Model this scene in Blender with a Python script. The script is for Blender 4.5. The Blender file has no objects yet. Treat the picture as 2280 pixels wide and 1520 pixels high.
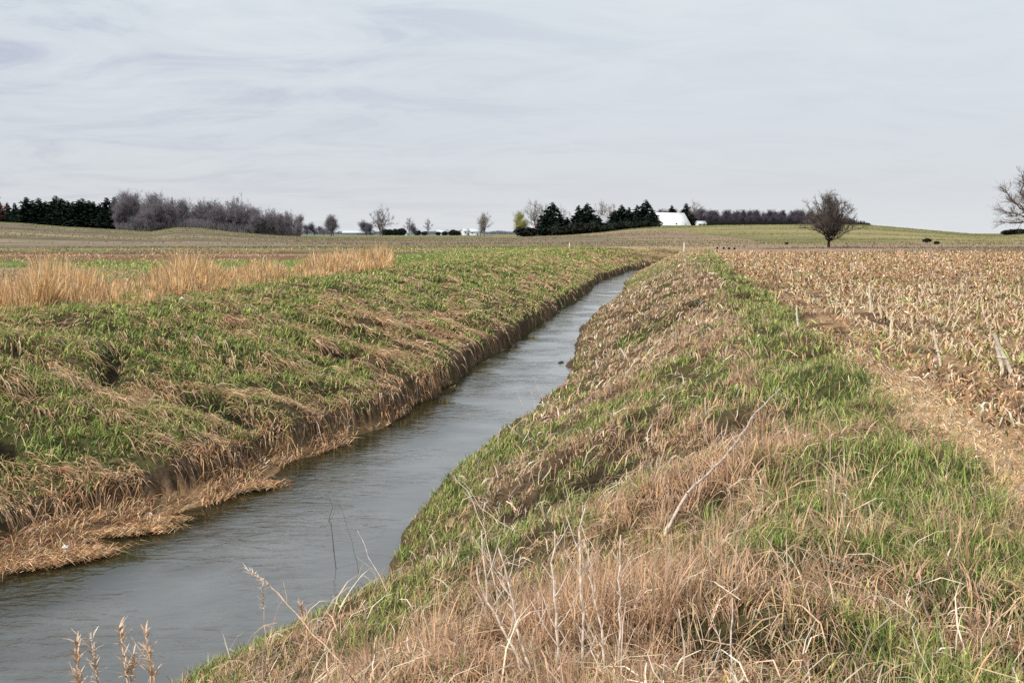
import bpy, math, random
import numpy as np
from mathutils import Vector

rng = np.random.default_rng(11)
random.seed(5)
sc = bpy.context.scene
COL = sc.collection
F = 2190.0            # focal length in photo pixels
CAMZ = 1.7
TH = math.atan(240.0 / F)
WATER = -2.0

# ------------------------------------------------------------------ helpers: projection
def ray(px, py):
    X = (px - 1140.0) / F
    yv = -(py - 760.0) / F
    c, s = math.cos(TH), math.sin(TH)
    return np.array([X, c + yv * s, -s + yv * c])

def onz(px, py, z):
    d = ray(px, py)
    t = (z - CAMZ) / d[2]
    return d[0] * t, d[1] * t

def aty(px, py, Y):
    d = ray(px, py)
    t = Y / d[1]
    return np.array([d[0] * t, Y, CAMZ + d[2] * t])

# ------------------------------------------------------------------ helpers: noise
def _hash(ix, iy, seed):
    h = (ix.astype(np.int64) * 374761393 + iy.astype(np.int64) * 668265263 + seed * 1442695041) & 0xFFFFFFFF
    h = ((h ^ (h >> 13)) * 1274126177) & 0xFFFFFFFF
    h = (h ^ (h >> 16)) & 0xFFFFFFFF
    return h.astype(np.float64) / 4294967295.0

def vnoise(x, y, seed=0):
    x = np.asarray(x, float); y = np.asarray(y, float)
    ix = np.floor(x); iy = np.floor(y)
    fx = x - ix; fy = y - iy
    fx = fx * fx * (3 - 2 * fx); fy = fy * fy * (3 - 2 * fy)
    a = _hash(ix, iy, seed); b = _hash(ix + 1, iy, seed)
    c = _hash(ix, iy + 1, seed); d = _hash(ix + 1, iy + 1, seed)
    return (a + (b - a) * fx) * (1 - fy) + (c + (d - c) * fx) * fy

def fbm(x, y, seed=0, octv=3):
    s = 0; a = 0.5; t = 0
    for o in range(octv):
        s = s + a * vnoise(x * 2 ** o + 17.3 * o, y * 2 ** o - 9.1 * o, seed + o)
        t += a; a *= 0.5
    return s / t

def sst(a, b, x):
    t = np.clip((x - a) / (b - a), 0, 1)
    return t * t * (3 - 2 * t)

# ------------------------------------------------------------------ stream, banks, terrain
LP = [(0, 1300), (150, 1240), (400, 1150), (600, 1072), (700, 1015), (860, 950), (1000, 862), (1060, 815),
      (1180, 738), (1250, 690), (1310, 650), (1335, 626), (1385, 609)]
RP = [(470, 1519), (560, 1470), (740, 1400), (850, 1290), (885, 1190), (960, 1100), (1080, 1000), (1200, 910), (1258, 850),
      (1270, 790), (1292, 730), (1335, 690), (1388, 655), (1392, 628), (1422, 606)]
def poly(P):
    q = [onz(px, py, WATER) for px, py in P]
    ys = [b for a, b in q]; xs = [a for a, b in q]
    k = (xs[3] - xs[0]) / (ys[3] - ys[0])
    ys = [-80, -10] + ys; xs = [xs[0] + k * (-90 - ys[2]) * 1.0, xs[0] + k * (-10 - ys[2])] + xs
    return ys, xs
LY, LX = poly(LP)
RY, RX = poly(RP)
LY += [103, 111, 116, 124, 150, 6000]; LX += [12.6, 17.0, 30.0, 70.0, 260.0, 60000.0]
RY += [107, 112.5, 120, 140, 6000]; RX += [17.0, 33.0, 75.0, 270.0, 60000.0]

def edges(Y):
    j = (vnoise(Y * 0.9, Y * 0 + 3.1, 5) - 0.5) * 0.30 + (vnoise(Y * 3.1, Y * 0 + 8.1, 6) - 0.5) * 0.13
    k = (vnoise(Y * 0.8, Y * 0 + 5.1, 7) - 0.5) * 0.30 + (vnoise(Y * 2.7, Y * 0 + 1.1, 8) - 0.5) * 0.13
    return np.interp(Y, LY, LX) + j, np.interp(Y, RY, RX) + k

def slopecos(Y):
    s = (np.interp(Y + 1.0, LY, LX) - np.interp(Y - 1.0, LY, LX)) / 2.0
    return 1 / np.sqrt(1 + s * s)

PX_A = [-1400, -300, 0, 60, 150, 250, 340, 400, 450, 520, 620, 720, 1120, 1250, 1340, 1400, 1460, 1600, 1830, 1930, 2060, 2160, 2220, 2300, 2600, 3600]
ZC_A = [7.5, 7.5, 6.8, 6.2, 4.6, 3.5, 2.4, 4.4, 4.2, 2.4, .8, 0, 0, 0.9, 2.4, 4.0, 5.0, 5.6, 6.0, 5.6, 3.3, 1.6, 1.4, 2.6, 4.0, 4.0]
def hill(x, Y):
    Yp = np.maximum(Y, 1.0)
    px = 1140 + F * x / Yp
    zc = np.interp(px, PX_A, ZC_A)
    r = np.hypot(x, Y)
    z = zc * sst(140, 500, r)
    return np.where(Y > 5, z, 0)

def dists(x, Y):
    xl, xr = edges(Y)
    c = slopecos(Y)
    return (xl - x) * c, (x - xr) * c

def bench(Y):
    return np.interp(Y, [0, 11, 14, 18, 22], [1.05, .92, 0.60, 0.25, 0.08]) * (.7 + .6 * vnoise(Y * 1.1, Y * 0 + 2.2, 12))

HB = [onz(px, py, -.1) + (rx, ry) for px, py, rx, ry in [(1090, 1450, .22, .12), (1320, 885, .5, .7), (1190, 1065, .4, .12), (1900, 1490, .25, .1), (1240, 1030, .3, .12), (500, 1500, .3, .12), (1850, 1480, .2, .08), (1300, 1470, .15, .08)]]
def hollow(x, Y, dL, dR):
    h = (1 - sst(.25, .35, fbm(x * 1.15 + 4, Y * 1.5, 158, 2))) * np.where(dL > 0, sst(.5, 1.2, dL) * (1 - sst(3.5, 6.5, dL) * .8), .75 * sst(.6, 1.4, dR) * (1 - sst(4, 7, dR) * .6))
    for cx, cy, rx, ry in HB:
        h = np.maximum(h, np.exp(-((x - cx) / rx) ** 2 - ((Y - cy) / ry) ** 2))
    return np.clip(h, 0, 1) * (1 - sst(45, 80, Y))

def T(x, Y):
    x = np.asarray(x, float); Y = np.asarray(Y, float)
    dL, dR = dists(x, Y)
    b = bench(Y)
    dl2 = np.maximum(dL - b, 0) * (.35 + 1.1 * vnoise(Y * .9, Y * 0 + 6.2, 13) * (1 - sst(.5, 2, dL - b)) + .45 * sst(.5, 2, dL - b) + .2)
    zl = np.interp(dl2, [0, .07, .35, 1, 2, 3.2, 4.5, 5.8, 7.5, 10, 14], [-1.84, -1.58, -1.42, -1.18, -0.86, -0.48, -0.12, 0.12, 0.16, 0.06, 0])
    zl = np.where(dL < b, -2.03 + 0.19 * sst(0, 1, dL / np.maximum(b, .01)), zl)
    zr = np.interp(dR, [0, .08, .25, .6, 1.2, 2.0, 2.9, 3.8, 5, 7], [-2.04, -1.9, -1.84, -1.72, -1.45, -1.02, -0.55, -0.2, 0, 0])
    bed = -2.05 - 0.35 * np.clip(np.minimum(-dL, -dR) / 0.5, 0, 1)
    mid = dL + dR < -1e9
    z = np.where(dL > 0, zl, np.where(dR > 0, zr, bed))
    d = np.maximum(dL, dR)
    onb = sst(0.15, 1.0, d)
    bank = onb * (1 - sst(5.5, 9, d))
    r = np.hypot(x, Y)
    rel = (fbm(x * 0.55, Y * 0.55, 20, 2) - 0.5) * 0.30 + (fbm(x * 1.7, Y * 1.7, 24, 2) - 0.5) * 0.16
    z = z + bank * rel * (1 - sst(90, 140, r))
    xl_, xr_ = edges(Y)
    u_ = xl_ - x; s_ = Y + .28 * u_
    ridge = (vnoise(s_ * 1.5, u_ * .38, 21) - .5) * .26 + (vnoise(s_ * 3.4, u_ * .9, 22) - .5) * .12
    z = z + np.where(dL > 0, bank * ridge * (1 - sst(3.5, 6, dL) * .6), 0) * (1 - sst(60, 110, r))
    z = z + np.where(dR > 0, sst(.6, 1.6, dR) * (1 - sst(6, 9, dR)) * ((fbm(x * 1.3, Y * 1.3, 26, 2) - .5) * .22), 0) * (1 - sst(40, 80, r))
    z = z + onb * (1 - bank) * (fbm(x * 0.8, Y * 0.8, 31, 3) - 0.5) * 0.07 * (1 - sst(60, 120, r))
    z = z + onb * (fbm(x * 0.012, Y * 0.012, 40, 2) - 0.5) * 0.5 * sst(150, 400, r)
    z = z - .13 * hollow(x, Y, dL, dR) * sst(.3, .8, d)
    fade = sst(20, 32, x) * sst(92, 99, Y)
    z = z * (1 - fade) + fade * 0.02
    return z + hill(x, Y)

CP = [(1600, 580), (1680, 640), (1750, 705), (1830, 765), (1930, 870), (2080, 1000), (2150, 1080), (2280, 1180)]
cq = sorted([onz(a, b, 0.0)[::-1] for a, b in CP])
CY = [-60] + [q[0] for q in cq] + [90, 120, 6000]
CX = [-14] + [q[1] for q in cq] + [18.5, 24.0, 1200.0]
def cornx(Y):
    return np.interp(Y, CY, CX) + (vnoise(Y * 0.7, Y * 0, 51) - .5) * .5

# ------------------------------------------------------------------ helpers: meshes and objects
def np_mesh(name, V, faces_list, col=None, smooth=False):
    """faces_list: list of (M,k) int arrays"""
    me = bpy.data.meshes.new(name)
    V = np.ascontiguousarray(V, dtype=np.float32)
    me.vertices.add(len(V)); me.vertices.foreach_set('co', V.ravel())
    loops = np.concatenate([f.ravel() for f in faces_list]).astype(np.int32)
    tot = np.concatenate([np.full(len(f), f.shape[1]) for f in faces_list])
    start = np.concatenate([[0], np.cumsum(tot)[:-1]]).astype(np.int32)
    me.loops.add(len(loops)); me.loops.foreach_set('vertex_index', loops)
    me.polygons.add(len(tot)); me.polygons.foreach_set('loop_start', start)
    if smooth:
        me.polygons.foreach_set('use_smooth', np.ones(len(tot), bool))
    me.update(calc_edges=True)
    if col is not None:
        a = me.color_attributes.new('Col', 'FLOAT_COLOR', 'POINT')
        c4 = np.ones((len(V), 4), np.float32); c4[:, :3] = col
        a.data.foreach_set('color', c4.ravel())
    return me

def link(name, me, mat=None, parent=None, label=None, cat=None, group=None, kind=None):
    o = bpy.data.objects.new(name, me); COL.objects.link(o)
    if mat is not None and me is not None and len(me.materials) == 0: me.materials.append(mat)
    if parent is not None: o.parent = parent
    if label: o['label'] = label
    if cat: o['category'] = cat
    if group: o['group'] = group
    if kind: o['kind'] = kind
    return o

def empty(name, loc, rz=0, label=None, cat=None, group=None, scale=1.0):
    o = link(name, None, label=label, cat=cat, group=group)
    o.location = loc; o.rotation_euler = (0, 0, rz)
    o.scale = scale if hasattr(scale, '__len__') else (scale,) * 3
    o.empty_display_size = 0.2
    return o

def copy_tree(src, loc, rz, scale, label, cat=None, group=None):
    r = src.copy(); COL.objects.link(r)
    r.location = loc; r.rotation_euler = (0, 0, rz)
    r.scale = scale if hasattr(scale, '__len__') else (scale,) * 3
    r['label'] = label
    if cat: r['category'] = cat
    if group: r['group'] = group
    elif 'group' in r: del r['group']
    for ch in list(src.children):
        c = ch.copy(); COL.objects.link(c); c.parent = r
        for g in ch.children:
            d = g.copy(); COL.objects.link(d); d.parent = c
    return r

def tubes(P0, P1, R0, R1, sides=4, cap=False):
    P0 = np.asarray(P0, float); P1 = np.asarray(P1, float)
    R0 = np.asarray(R0, float); R1 = np.asarray(R1, float)
    n = len(P0)
    d = P1 - P0; d /= np.maximum(np.linalg.norm(d, axis=1, keepdims=True), 1e-9)
    ref = np.where(np.abs(d[:, 2:3]) > 0.9, np.array([[1., 0, 0]]), np.array([[0, 0, 1.]]))
    u = np.cross(d, ref); u /= np.linalg.norm(u, axis=1, keepdims=True)
    v = np.cross(d, u)
    ang = np.arange(sides) * 2 * math.pi / sides
    ring = np.cos(ang)[None, :, None] * u[:, None, :] + np.sin(ang)[None, :, None] * v[:, None, :]
    A = P0[:, None, :] + ring * R0[:, None, None]
    B = P1[:, None, :] + ring * R1[:, None, None]
    V = np.concatenate([A, B], 1).reshape(-1, 3)
    base = np.arange(n)[:, None] * 2 * sides
    fs = []
    for k in range(sides):
        k2 = (k + 1) % sides
        fs.append(np.concatenate([base + k, base + k2, base + sides + k2, base + sides + k], 1))
    fs = np.concatenate(fs, 0)
    out = [fs]
    if cap:
        out.append(np.concatenate([base + sides + k for k in range(sides)], 1))
    return V, out

# ------------------------------------------------------------------ materials
def new_mat(name):
    m = bpy.data.materials.new(name); m.use_nodes = True
    nt = m.node_tree
    for n in list(nt.nodes): nt.nodes.remove(n)
    out = nt.nodes.new('ShaderNodeOutputMaterial')
    return m, nt, out

def N(nt, t, **kw):
    n = nt.nodes.new(t)
    for k, v in kw.items(): setattr(n, k, v)
    return n

def noise_mul(nt, col_socket, scale, lo, hi, detail=3, coords='Object'):
    tc = N(nt, 'ShaderNodeTexCoord')
    no = N(nt, 'ShaderNodeTexNoise'); no.inputs['Scale'].default_value = scale; no.inputs['Detail'].default_value = detail
    nt.links.new(tc.outputs[coords], no.inputs['Vector'])
    mr = N(nt, 'ShaderNodeMapRange'); mr.inputs['From Min'].default_value = .3; mr.inputs['From Max'].default_value = .7
    mr.inputs['To Min'].default_value = lo; mr.inputs['To Max'].default_value = hi
    nt.links.new(no.outputs['Fac'], mr.inputs['Value'])
    mx = N(nt, 'ShaderNodeVectorMath', operation='SCALE')
    nt.links.new(col_socket, mx.inputs[0]); nt.links.new(mr.outputs['Result'], mx.inputs['Scale'])
    return mx.outputs[0], no

def leafy(name, trans=0.3, rough=.75, spec=.15):
    m, nt, out = new_mat(name)
    at = N(nt, 'ShaderNodeAttribute', attribute_name='Col')
    c, _ = noise_mul(nt, at.outputs['Color'], 9.0, .75, 1.2, 2)
    p = N(nt, 'ShaderNodeBsdfPrincipled')
    p.inputs['Roughness'].default_value = rough
    p.inputs['Specular IOR Level'].default_value = spec
    nt.links.new(c, p.inputs['Base Color'])
    tr = N(nt, 'ShaderNodeBsdfTranslucent'); nt.links.new(c, tr.inputs['Color'])
    mx = N(nt, 'ShaderNodeMixShader'); mx.inputs[0].default_value = trans
    nt.links.new(p.outputs[0], mx.inputs[1]); nt.links.new(tr.outputs[0], mx.inputs[2])
    nt.links.new(mx.outputs[0], out.inputs['Surface'])
    return m

def solid(name, rgb, scale=6.0, lo=.75, hi=1.2, rough=.8, spec=.2, bump=0.0):
    m, nt, out = new_mat(name)
    r = N(nt, 'ShaderNodeRGB'); r.outputs[0].default_value = (*rgb, 1)
    c, no = noise_mul(nt, r.outputs[0], scale, lo, hi, 4)
    p = N(nt, 'ShaderNodeBsdfPrincipled'); p.inputs['Roughness'].default_value = rough
    p.inputs['Specular IOR Level'].default_value = spec
    nt.links.new(c, p.inputs['Base Color'])
    if bump:
        b = N(nt, 'ShaderNodeBump'); b.inputs['Strength'].default_value = bump
        nt.links.new(no.outputs['Fac'], b.inputs['Height']); nt.links.new(b.outputs[0], p.inputs['Normal'])
    nt.links.new(p.outputs[0], out.inputs['Surface'])
    return m

M_GRASS = leafy('grass_blades')
M_STRAW = leafy('straw_blades', .2)

def ground_mat():
    m, nt, out = new_mat('ground_soil_and_thatch')
    at = N(nt, 'ShaderNodeAttribute', attribute_name='Col')
    c1, n1 = noise_mul(nt, at.outputs['Color'], 14.0, .6, 1.35, 4)
    c2, n2 = noise_mul(nt, c1, 0.35, .82, 1.18, 3)
    p = N(nt, 'ShaderNodeBsdfPrincipled'); p.inputs['Roughness'].default_value = .95
    p.inputs['Specular IOR Level'].default_value = .05
    nt.links.new(c2, p.inputs['Base Color'])
    b = N(nt, 'ShaderNodeBump'); b.inputs['Strength'].default_value = .6; b.inputs['Distance'].default_value = .03
    nt.links.new(n1.outputs['Fac'], b.inputs['Height']); nt.links.new(b.outputs[0], p.inputs['Normal'])
    nt.links.new(p.outputs[0], out.inputs['Surface'])
    return m

def water_mat():
    m, nt, out = new_mat('stream_water')
    tc = N(nt, 'ShaderNodeTexCoord')
    mp = N(nt, 'ShaderNodeMapping'); mp.inputs['Rotation'].default_value = (0, 0, math.radians(8)); mp.inputs['Scale'].default_value = (1.0, 2.0, 1.0)
    nt.links.new(tc.outputs['Object'], mp.inputs['Vector'])
    n1 = N(nt, 'ShaderNodeTexNoise'); n1.inputs['Scale'].default_value = 3.2; n1.inputs['Detail'].default_value = 4; n1.inputs['Distortion'].default_value = .6
    n2 = N(nt, 'ShaderNodeTexNoise'); n2.inputs['Scale'].default_value = .55; n2.inputs['Detail'].default_value = 2
    nt.links.new(mp.outputs[0], n1.inputs['Vector']); nt.links.new(tc.outputs['Object'], n2.inputs['Vector'])
    mr = N(nt, 'ShaderNodeMapRange'); mr.inputs['From Min'].default_value = .35; mr.inputs['From Max'].default_value = .65
    mr.inputs['To Min'].default_value = .05; mr.inputs['To Max'].default_value = 1.1
    nt.links.new(n2.outputs['Fac'], mr.inputs['Value'])
    mu = N(nt, 'ShaderNodeMath', operation='MULTIPLY'); nt.links.new(n1.outputs['Fac'], mu.inputs[0]); nt.links.new(mr.outputs[0], mu.inputs[1])
    b = N(nt, 'ShaderNodeBump'); b.inputs['Strength'].default_value = .6; b.inputs['Distance'].default_value = .04
    nt.links.new(mu.outputs[0], b.inputs['Height'])
    at = N(nt, 'ShaderNodeAttribute', attribute_name='Col')
    c, _ = noise_mul(nt, at.outputs['Color'], 1.3, .85, 1.15, 3)
    p = N(nt, 'ShaderNodeBsdfPrincipled')
    p.inputs['Roughness'].default_value = .04; p.inputs['IOR'].default_value = 1.38
    p.inputs['Specular IOR Level'].default_value = .65
    nt.links.new(c, p.inputs['Base Color']); nt.links.new(b.outputs[0], p.inputs['Normal'])
    nt.links.new(p.outputs[0], out.inputs['Surface'])
    return m

M_GROUND = ground_mat(); M_WATER = water_mat()

# ------------------------------------------------------------------ colours (linear)
C_GREEN = np.array([.27, .36, .09]); C_GREEN2 = np.array([.50, .54, .19]); C_DKGREEN = np.array([.08, .15, .045])
C_STRAW = np.array([.70, .50, .31]); C_TAN = np.array([.60, .39, .21]); C_BROWN = np.array([.33, .19, .11])
C_PALE = np.array([.84, .71, .56]); C_GREY = np.array([.50, .42, .32]); C_RUST = np.array([.50, .26, .13])
C_PINK = np.array([.64, .42, .29])

def mixc(a, b, t):
    t = np.asarray(t)[..., None]
    return a * (1 - t) + b * t

# ------------------------------------------------------------------ ground colour
def ground_col(x, Y):
    dL, dR = dists(x, Y)
    d = np.maximum(dL, dR)
    r = np.hypot(x, Y)
    n1 = fbm(x * .6, Y * .6, 60, 3); n2 = fbm(x * .05, Y * .05, 63, 3); n3 = fbm(x * 2.5, Y * 2.5, 66, 2)
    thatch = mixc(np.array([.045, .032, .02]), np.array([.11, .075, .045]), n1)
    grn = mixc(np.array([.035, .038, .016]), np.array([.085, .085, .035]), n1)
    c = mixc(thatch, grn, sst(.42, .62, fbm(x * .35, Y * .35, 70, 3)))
    c = mixc(c, np.array([.017, .013, .009]), hollow(x, Y, dL, dR) * .95)  # shade of the hollows painted near black into the ground
    # beyond the blades' reach: the look of the grass itself
    farg = mixc(np.array([.34, .26, .155]), np.array([.15, .20, .06]), sst(.38, .6, fbm(x * .13, Y * .09, 73, 3)))
    c = mixc(c, farg, sst(45, 85, r))
    # right: corn field
    e = x - cornx(Y)
    corn = mixc(np.array([.09, .06, .038]), np.array([.26, .17, .10]), sst(.35, .65, n3))
    corn_far = mixc(np.array([.30, .185, .10]), np.array([.38, .245, .135]), n2)
    corn = mixc(corn, corn_far, sst(30, 70, r))
    corn = mixc(corn, np.array([.46, .33, .19]) * np.ones(3), (1 - sst(.5, 1.4, e)) * (1 - sst(10, 16, Y)) * .8)
    R_ = sst(0, .3, e) * (dR > 0)
    c = mixc(c, corn, R_)
    # right: mauve bare field, then hill pasture
    mau = mixc(np.array([.235, .17, .12]), np.array([.29, .215, .155]), n2)
    c = np.where((((dR > 4) & (e > -3)) | (x > 26))[:, None], mixc(c, mau, sst(90, 93, Y + x * .02)), c)
    past = mixc(np.array([.15, .15, .062]), np.array([.26, .225, .11]), sst(.3, .7, fbm(x * .02, Y * .012, 77, 4)))
    dkb = np.array([.13, .11, .06])
    hb = np.interp(1140 + F * x / np.maximum(Y, 1), [1100, 1350, 1500, 1700, 1900, 2100, 2300], [420, 400, 300, 160, 150, 165, 165]) + (n2 - .5) * 40
    # left field
    fl = (dL > 9.5)
    px = 1140 + F * x / np.maximum(Y, 1)
    ww = Y + (n2 - .5) * 5
    lf = mixc(np.array([.38, .27, .17]), np.array([.26, .18, .12]), n3)
    g2 = np.array([.11, .17, .05]); br = np.array([.20, .115, .075]); gg = np.array([.145, .15, .065]); mv = np.array([.20, .165, .115])
    lf = mixc(lf, g2, sst(46, 50, ww) * (.35 + .65 * sst(.4, .55, n1)))
    lf = mixc(lf, br, sst(58, 62, ww))
    lf = mixc(lf, np.array([.30, .20, .13]), sst(74, 75, ww) * (1 - sst(79, 80, ww)))
    lf = mixc(lf, np.array([.13, .085, .055]), sst(82, 83, ww) * (1 - sst(87, 88, ww)))
    lf = mixc(lf, gg, sst(90, 96, ww))
    lf = mixc(lf, mv, sst(112, 122, ww + (n1 - .5) * 10))
    lf = mixc(lf, np.array([.23, .20, .12]), sst(.5, .6, vnoise(x * .006, Y * .03, 95)) * sst(150, 170, Y) * .7)
    lf = mixc(lf, np.array([.17, .185, .075]), sst(330, 380, Y + (n2 - .5) * 60))
    strp = vnoise(x * .004, Y * .12, 97); strp2 = vnoise(x * .01, Y * .35, 98)
    lf = lf * (.88 + (.8 * (strp - .5) + .6 * (strp2 - .5)) * sst(70, 110, Y))[:, None]
    # the green verge that follows the ditch far off
    lf = mixc(lf, np.array([.12, .19, .05]), (1 - sst(13, 22, dL)) * sst(30, 50, Y) * (1 - sst(88, 93, Y)))
    lf = mixc(lf, np.array([.09, .08, .045]), sst(84, 85, Y) * (1 - sst(89, 90, Y)) * (px < 1200) * .8)
    c = np.where((fl & (Y > 5))[:, None], mixc(c, lf, sst(9.5, 11.5, dL)), c)
    # field beyond the bend: mauve
    far = (Y > 150) & (x < 90)
    c = np.where(((Y > 122) & (dL > 6) & (px > 850))[:, None], mixc(c, mv, sst(122, 130, Y) * (1 - sst(380, 420, Y)) * .9), c)
    c = np.where((Y > 600)[:, None], mixc(c, np.array([.16, .17, .12]), sst(600, 900, Y)), c)
    c = np.where(((Y > 122) & (x > 26))[:, None], mau, c)
    c = np.where((Y > 100)[:, None] & (px > 1100)[:, None], mixc(c, past, sst(0, 14, Y - hb)), c)
    c = c * (1 + .5 * (vnoise(x * .008, Y * .11, 99) - .5) * sst(93, 110, Y))[:, None]
    band = sst(42, 55, x) * sst(93, 96, Y) * (1 - sst(104, 116, Y))
    c = mixc(c, dkb, .75 * band)
    # far wall of the ditch at its bend
    c = np.where(((Y > 97) & (Y < 118) & (d < 4.5) & (x < 34))[:, None], mixc(np.array([.30, .22, .13]), np.array([.12, .085, .05]), sst(.45, .6, vnoise(x * .5, Y * .8, 88))), c)
    # mud and flood debris by the water
    b = bench(Y)
    deb = mixc(np.array([.26, .165, .09]), np.array([.11, .075, .045]), n3)
    c = np.where(((dL > 0.02) & (dL < b + .1))[:, None], deb, c)
    mud = np.array([.075, .052, .033])
    c = np.where(((d > -1) & (d < .16))[:, None] & ~((dL > .05) & (dL < b))[:, None], mud, c)
    c = np.where(((dL >= b) & (dL < b + .30) & (Y < 110))[:, None], mixc(np.array([.05, .036, .024]), np.array([.11, .078, .05]), n3), c)
    c = np.where((d <= 0)[:, None], np.array([.06, .055, .035]), c)
    return c

# ------------------------------------------------------------------ ground sheet (polar grid, reaches the horizon)
def build_ground():
    a_f = np.linspace(-math.radians(36), math.radians(36), 760)
    a_s = np.linspace(math.radians(36), math.radians(324), 110)[1:-1]
    az = np.concatenate([a_f, a_s]); na = len(az)
    r = np.concatenate([np.geomspace(.6, 160, 640), np.geomspace(160, 9000, 171)[1:]]); nr = len(r)
    A, R = np.meshgrid(az, r)
    x = (R * np.sin(A)).ravel(); y = (R * np.cos(A)).ravel()
    z = T(x, y)
    x = np.append(x, 0.); y = np.append(y, 0.); z = np.append(z, T(np.array([0.]), np.array([0.]))[0])
    V = np.stack([x, y, z], 1)
    idx = np.arange(nr * na).reshape(nr, na)
    nx = np.roll(idx, -1, axis=1)
    q = np.stack([idx[:-1], nx[:-1], nx[1:], idx[1:]], -1).reshape(-1, 4)
    q = q[:, ::-1]
    tri = np.stack([np.full(na, nr * na), nx[0], idx[0]], 1)[:, ::-1]
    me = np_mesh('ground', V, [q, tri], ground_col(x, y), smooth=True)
    link('ground', me, M_GROUND, kind='structure')
build_ground()

def build_water():
    Y = np.concatenate([np.linspace(-60, 4, 40), np.linspace(4.3, 45, 240), np.linspace(45.3, 111, 200), np.linspace(111.2, 113, 10)])
    xl, xr = edges(Y)
    c = slopecos(Y)
    xl = xl - .45 / c; xr = xr + .45 / c
    n = 14
    t = np.linspace(0, 1, n)
    X = xl[:, None] * (1 - t) + xr[:, None] * t
    YY = np.repeat(Y[:, None], n, 1)
    V = np.stack([X.ravel(), YY.ravel(), np.full(X.size, WATER)], 1)
    idx = np.arange(len(Y) * n).reshape(len(Y), n)
    q = np.stack([idx[:-1, :-1], idx[:-1, 1:], idx[1:, 1:], idx[1:, :-1]], -1).reshape(-1, 4)
    # bank's dark olive reflection painted along the left edge, grey in the middle
    tt = np.repeat(t[None], len(Y), 0).ravel()
    dl = (tt * np.repeat((xr - xl), n)) - .45
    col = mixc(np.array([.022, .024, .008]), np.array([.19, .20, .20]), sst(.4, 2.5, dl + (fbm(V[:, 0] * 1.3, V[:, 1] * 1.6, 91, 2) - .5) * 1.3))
    col = col * np.interp(V[:, 1], [5, 13, 26, 50], [.50, .62, .95, 1.1])[:, None]  # colour darkened near, brightened far off to imitate sky reflection
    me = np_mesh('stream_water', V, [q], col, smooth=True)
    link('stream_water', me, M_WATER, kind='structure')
build_water()

# ------------------------------------------------------------------ blades
def blades(xy, az, L, w, col, lie, segs=2, z0=None, wob=0.35, kink=None):
    n = len(L)
    x, y = xy[:, 0], xy[:, 1]
    zb = T(x, y) - .012 if z0 is None else z0
    reach = (0.12 + 0.80 * lie) * L
    hend = (0.92 - 0.86 * lie) * L
    hmid = (0.52 - 0.10 * lie) * L
    dx, dy = np.cos(az), np.sin(az)
    x2 = x + dx * reach; y2 = y + dy * reach
    z2 = np.maximum(T(x2, y2), WATER + .01)
    z2 = np.where(lie > .35, z2, zb * (1 - lie) + z2 * lie) + hend
    P0 = np.stack([x, y, zb], 1)
    P2 = np.stack([x2, y2, z2], 1)
    jx = rng.normal(0, wob * .15, n) * L; jy = rng.normal(0, wob * .15, n) * L
    P1 = np.stack([x + dx * reach * .28 + jx, y + dy * reach * .28 + jy, zb + hmid], 1)
    P1[:, 2] += np.maximum(0, z2 - hend - zb) * .5
    wa = az + math.pi / 2 + rng.normal(0, .7, n)
    W = np.stack([np.cos(wa), np.sin(wa), rng.normal(0, .3, n)], 1) * (w * .5)[:, None]
    ts = np.linspace(0, 1, segs + 1)
    prof = {2: [1, .8], 3: [.9, 1, .6], 4: [.85, 1, .8, .5]}[segs]
    vs = []
    for i, t in enumerate(ts[:-1]):
        P = P0 * (1 - t) ** 2 + P1 * 2 * t * (1 - t) + P2 * t * t
        vs.append(P - W * prof[i]); vs.append(P + W * prof[i])
    vs.append(P2)
    k = len(vs)
    V = np.stack(vs, 1).reshape(-1, 3)
    base = (np.arange(n) * k)[:, None]
    q = np.concatenate([base + np.array([[2 * i, 2 * i + 1, 2 * i + 3, 2 * i + 2]]) for i in range(segs - 1)], 0)
    tr = base + np.array([[2 * segs - 2, 2 * segs - 1, 2 * segs]])
    C = np.repeat(col, k, 0)
    return V, q, tr, C

def nohollow(x, y, k=.82):
    dL, dR = dists(x, y)
    return rng.random(len(x)) > k * hollow(x, y, dL, dR)

class Pile:
    def __init__(s): s.V = []; s.q = []; s.t = []; s.C = []; s.n = 0
    def add(s, r):
        V, q, t, C = r
        s.V.append(V); s.q.append(q + s.n); s.t.append(t + s.n); s.C.append(C); s.n += len(V)
    def build(s, name, mat, label, cat, kind='stuff'):
        me = np_mesh(name, np.concatenate(s.V), [np.concatenate(s.q), np.concatenate(s.t)], np.concatenate(s.C))
        o = link(name, me, mat, label=label, cat=cat, kind=kind)
        return o

def ring(n, r0, r1, p, a0=-35, a1=35):
    """n random points, density per area ~ r^-p"""
    k = 2 - p
    u = rng.random(n)
    r = (r0 ** k + u * (r1 ** k - r0 ** k)) ** (1 / k) if abs(k) > 1e-6 else r0 * (r1 / r0) ** u
    a = np.radians(rng.uniform(a0, a1, n))
    return r * np.sin(a), r * np.cos(a)

def pick(n, cols, p):
    c = np.array(cols); i = rng.choice(len(cols), n, p=np.array(p) / sum(p))
    return c[i] * rng.uniform(.5, 1.35, (n, 1)) * (1 + rng.normal(0, .05, (n, 3)))

def lod_w(x, y, w0, k=.00085):
    return np.maximum(w0, np.hypot(x, y) * k) * rng.uniform(.7, 1.3, len(x))

def streamdir(Y):
    s = (np.interp(Y + 2.0, LY, LX) - np.interp(Y - 2.0, LY, LX)) / 4.0
    return np.arctan2(1.0, s)          # azimuth of the downstream direction

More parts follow.
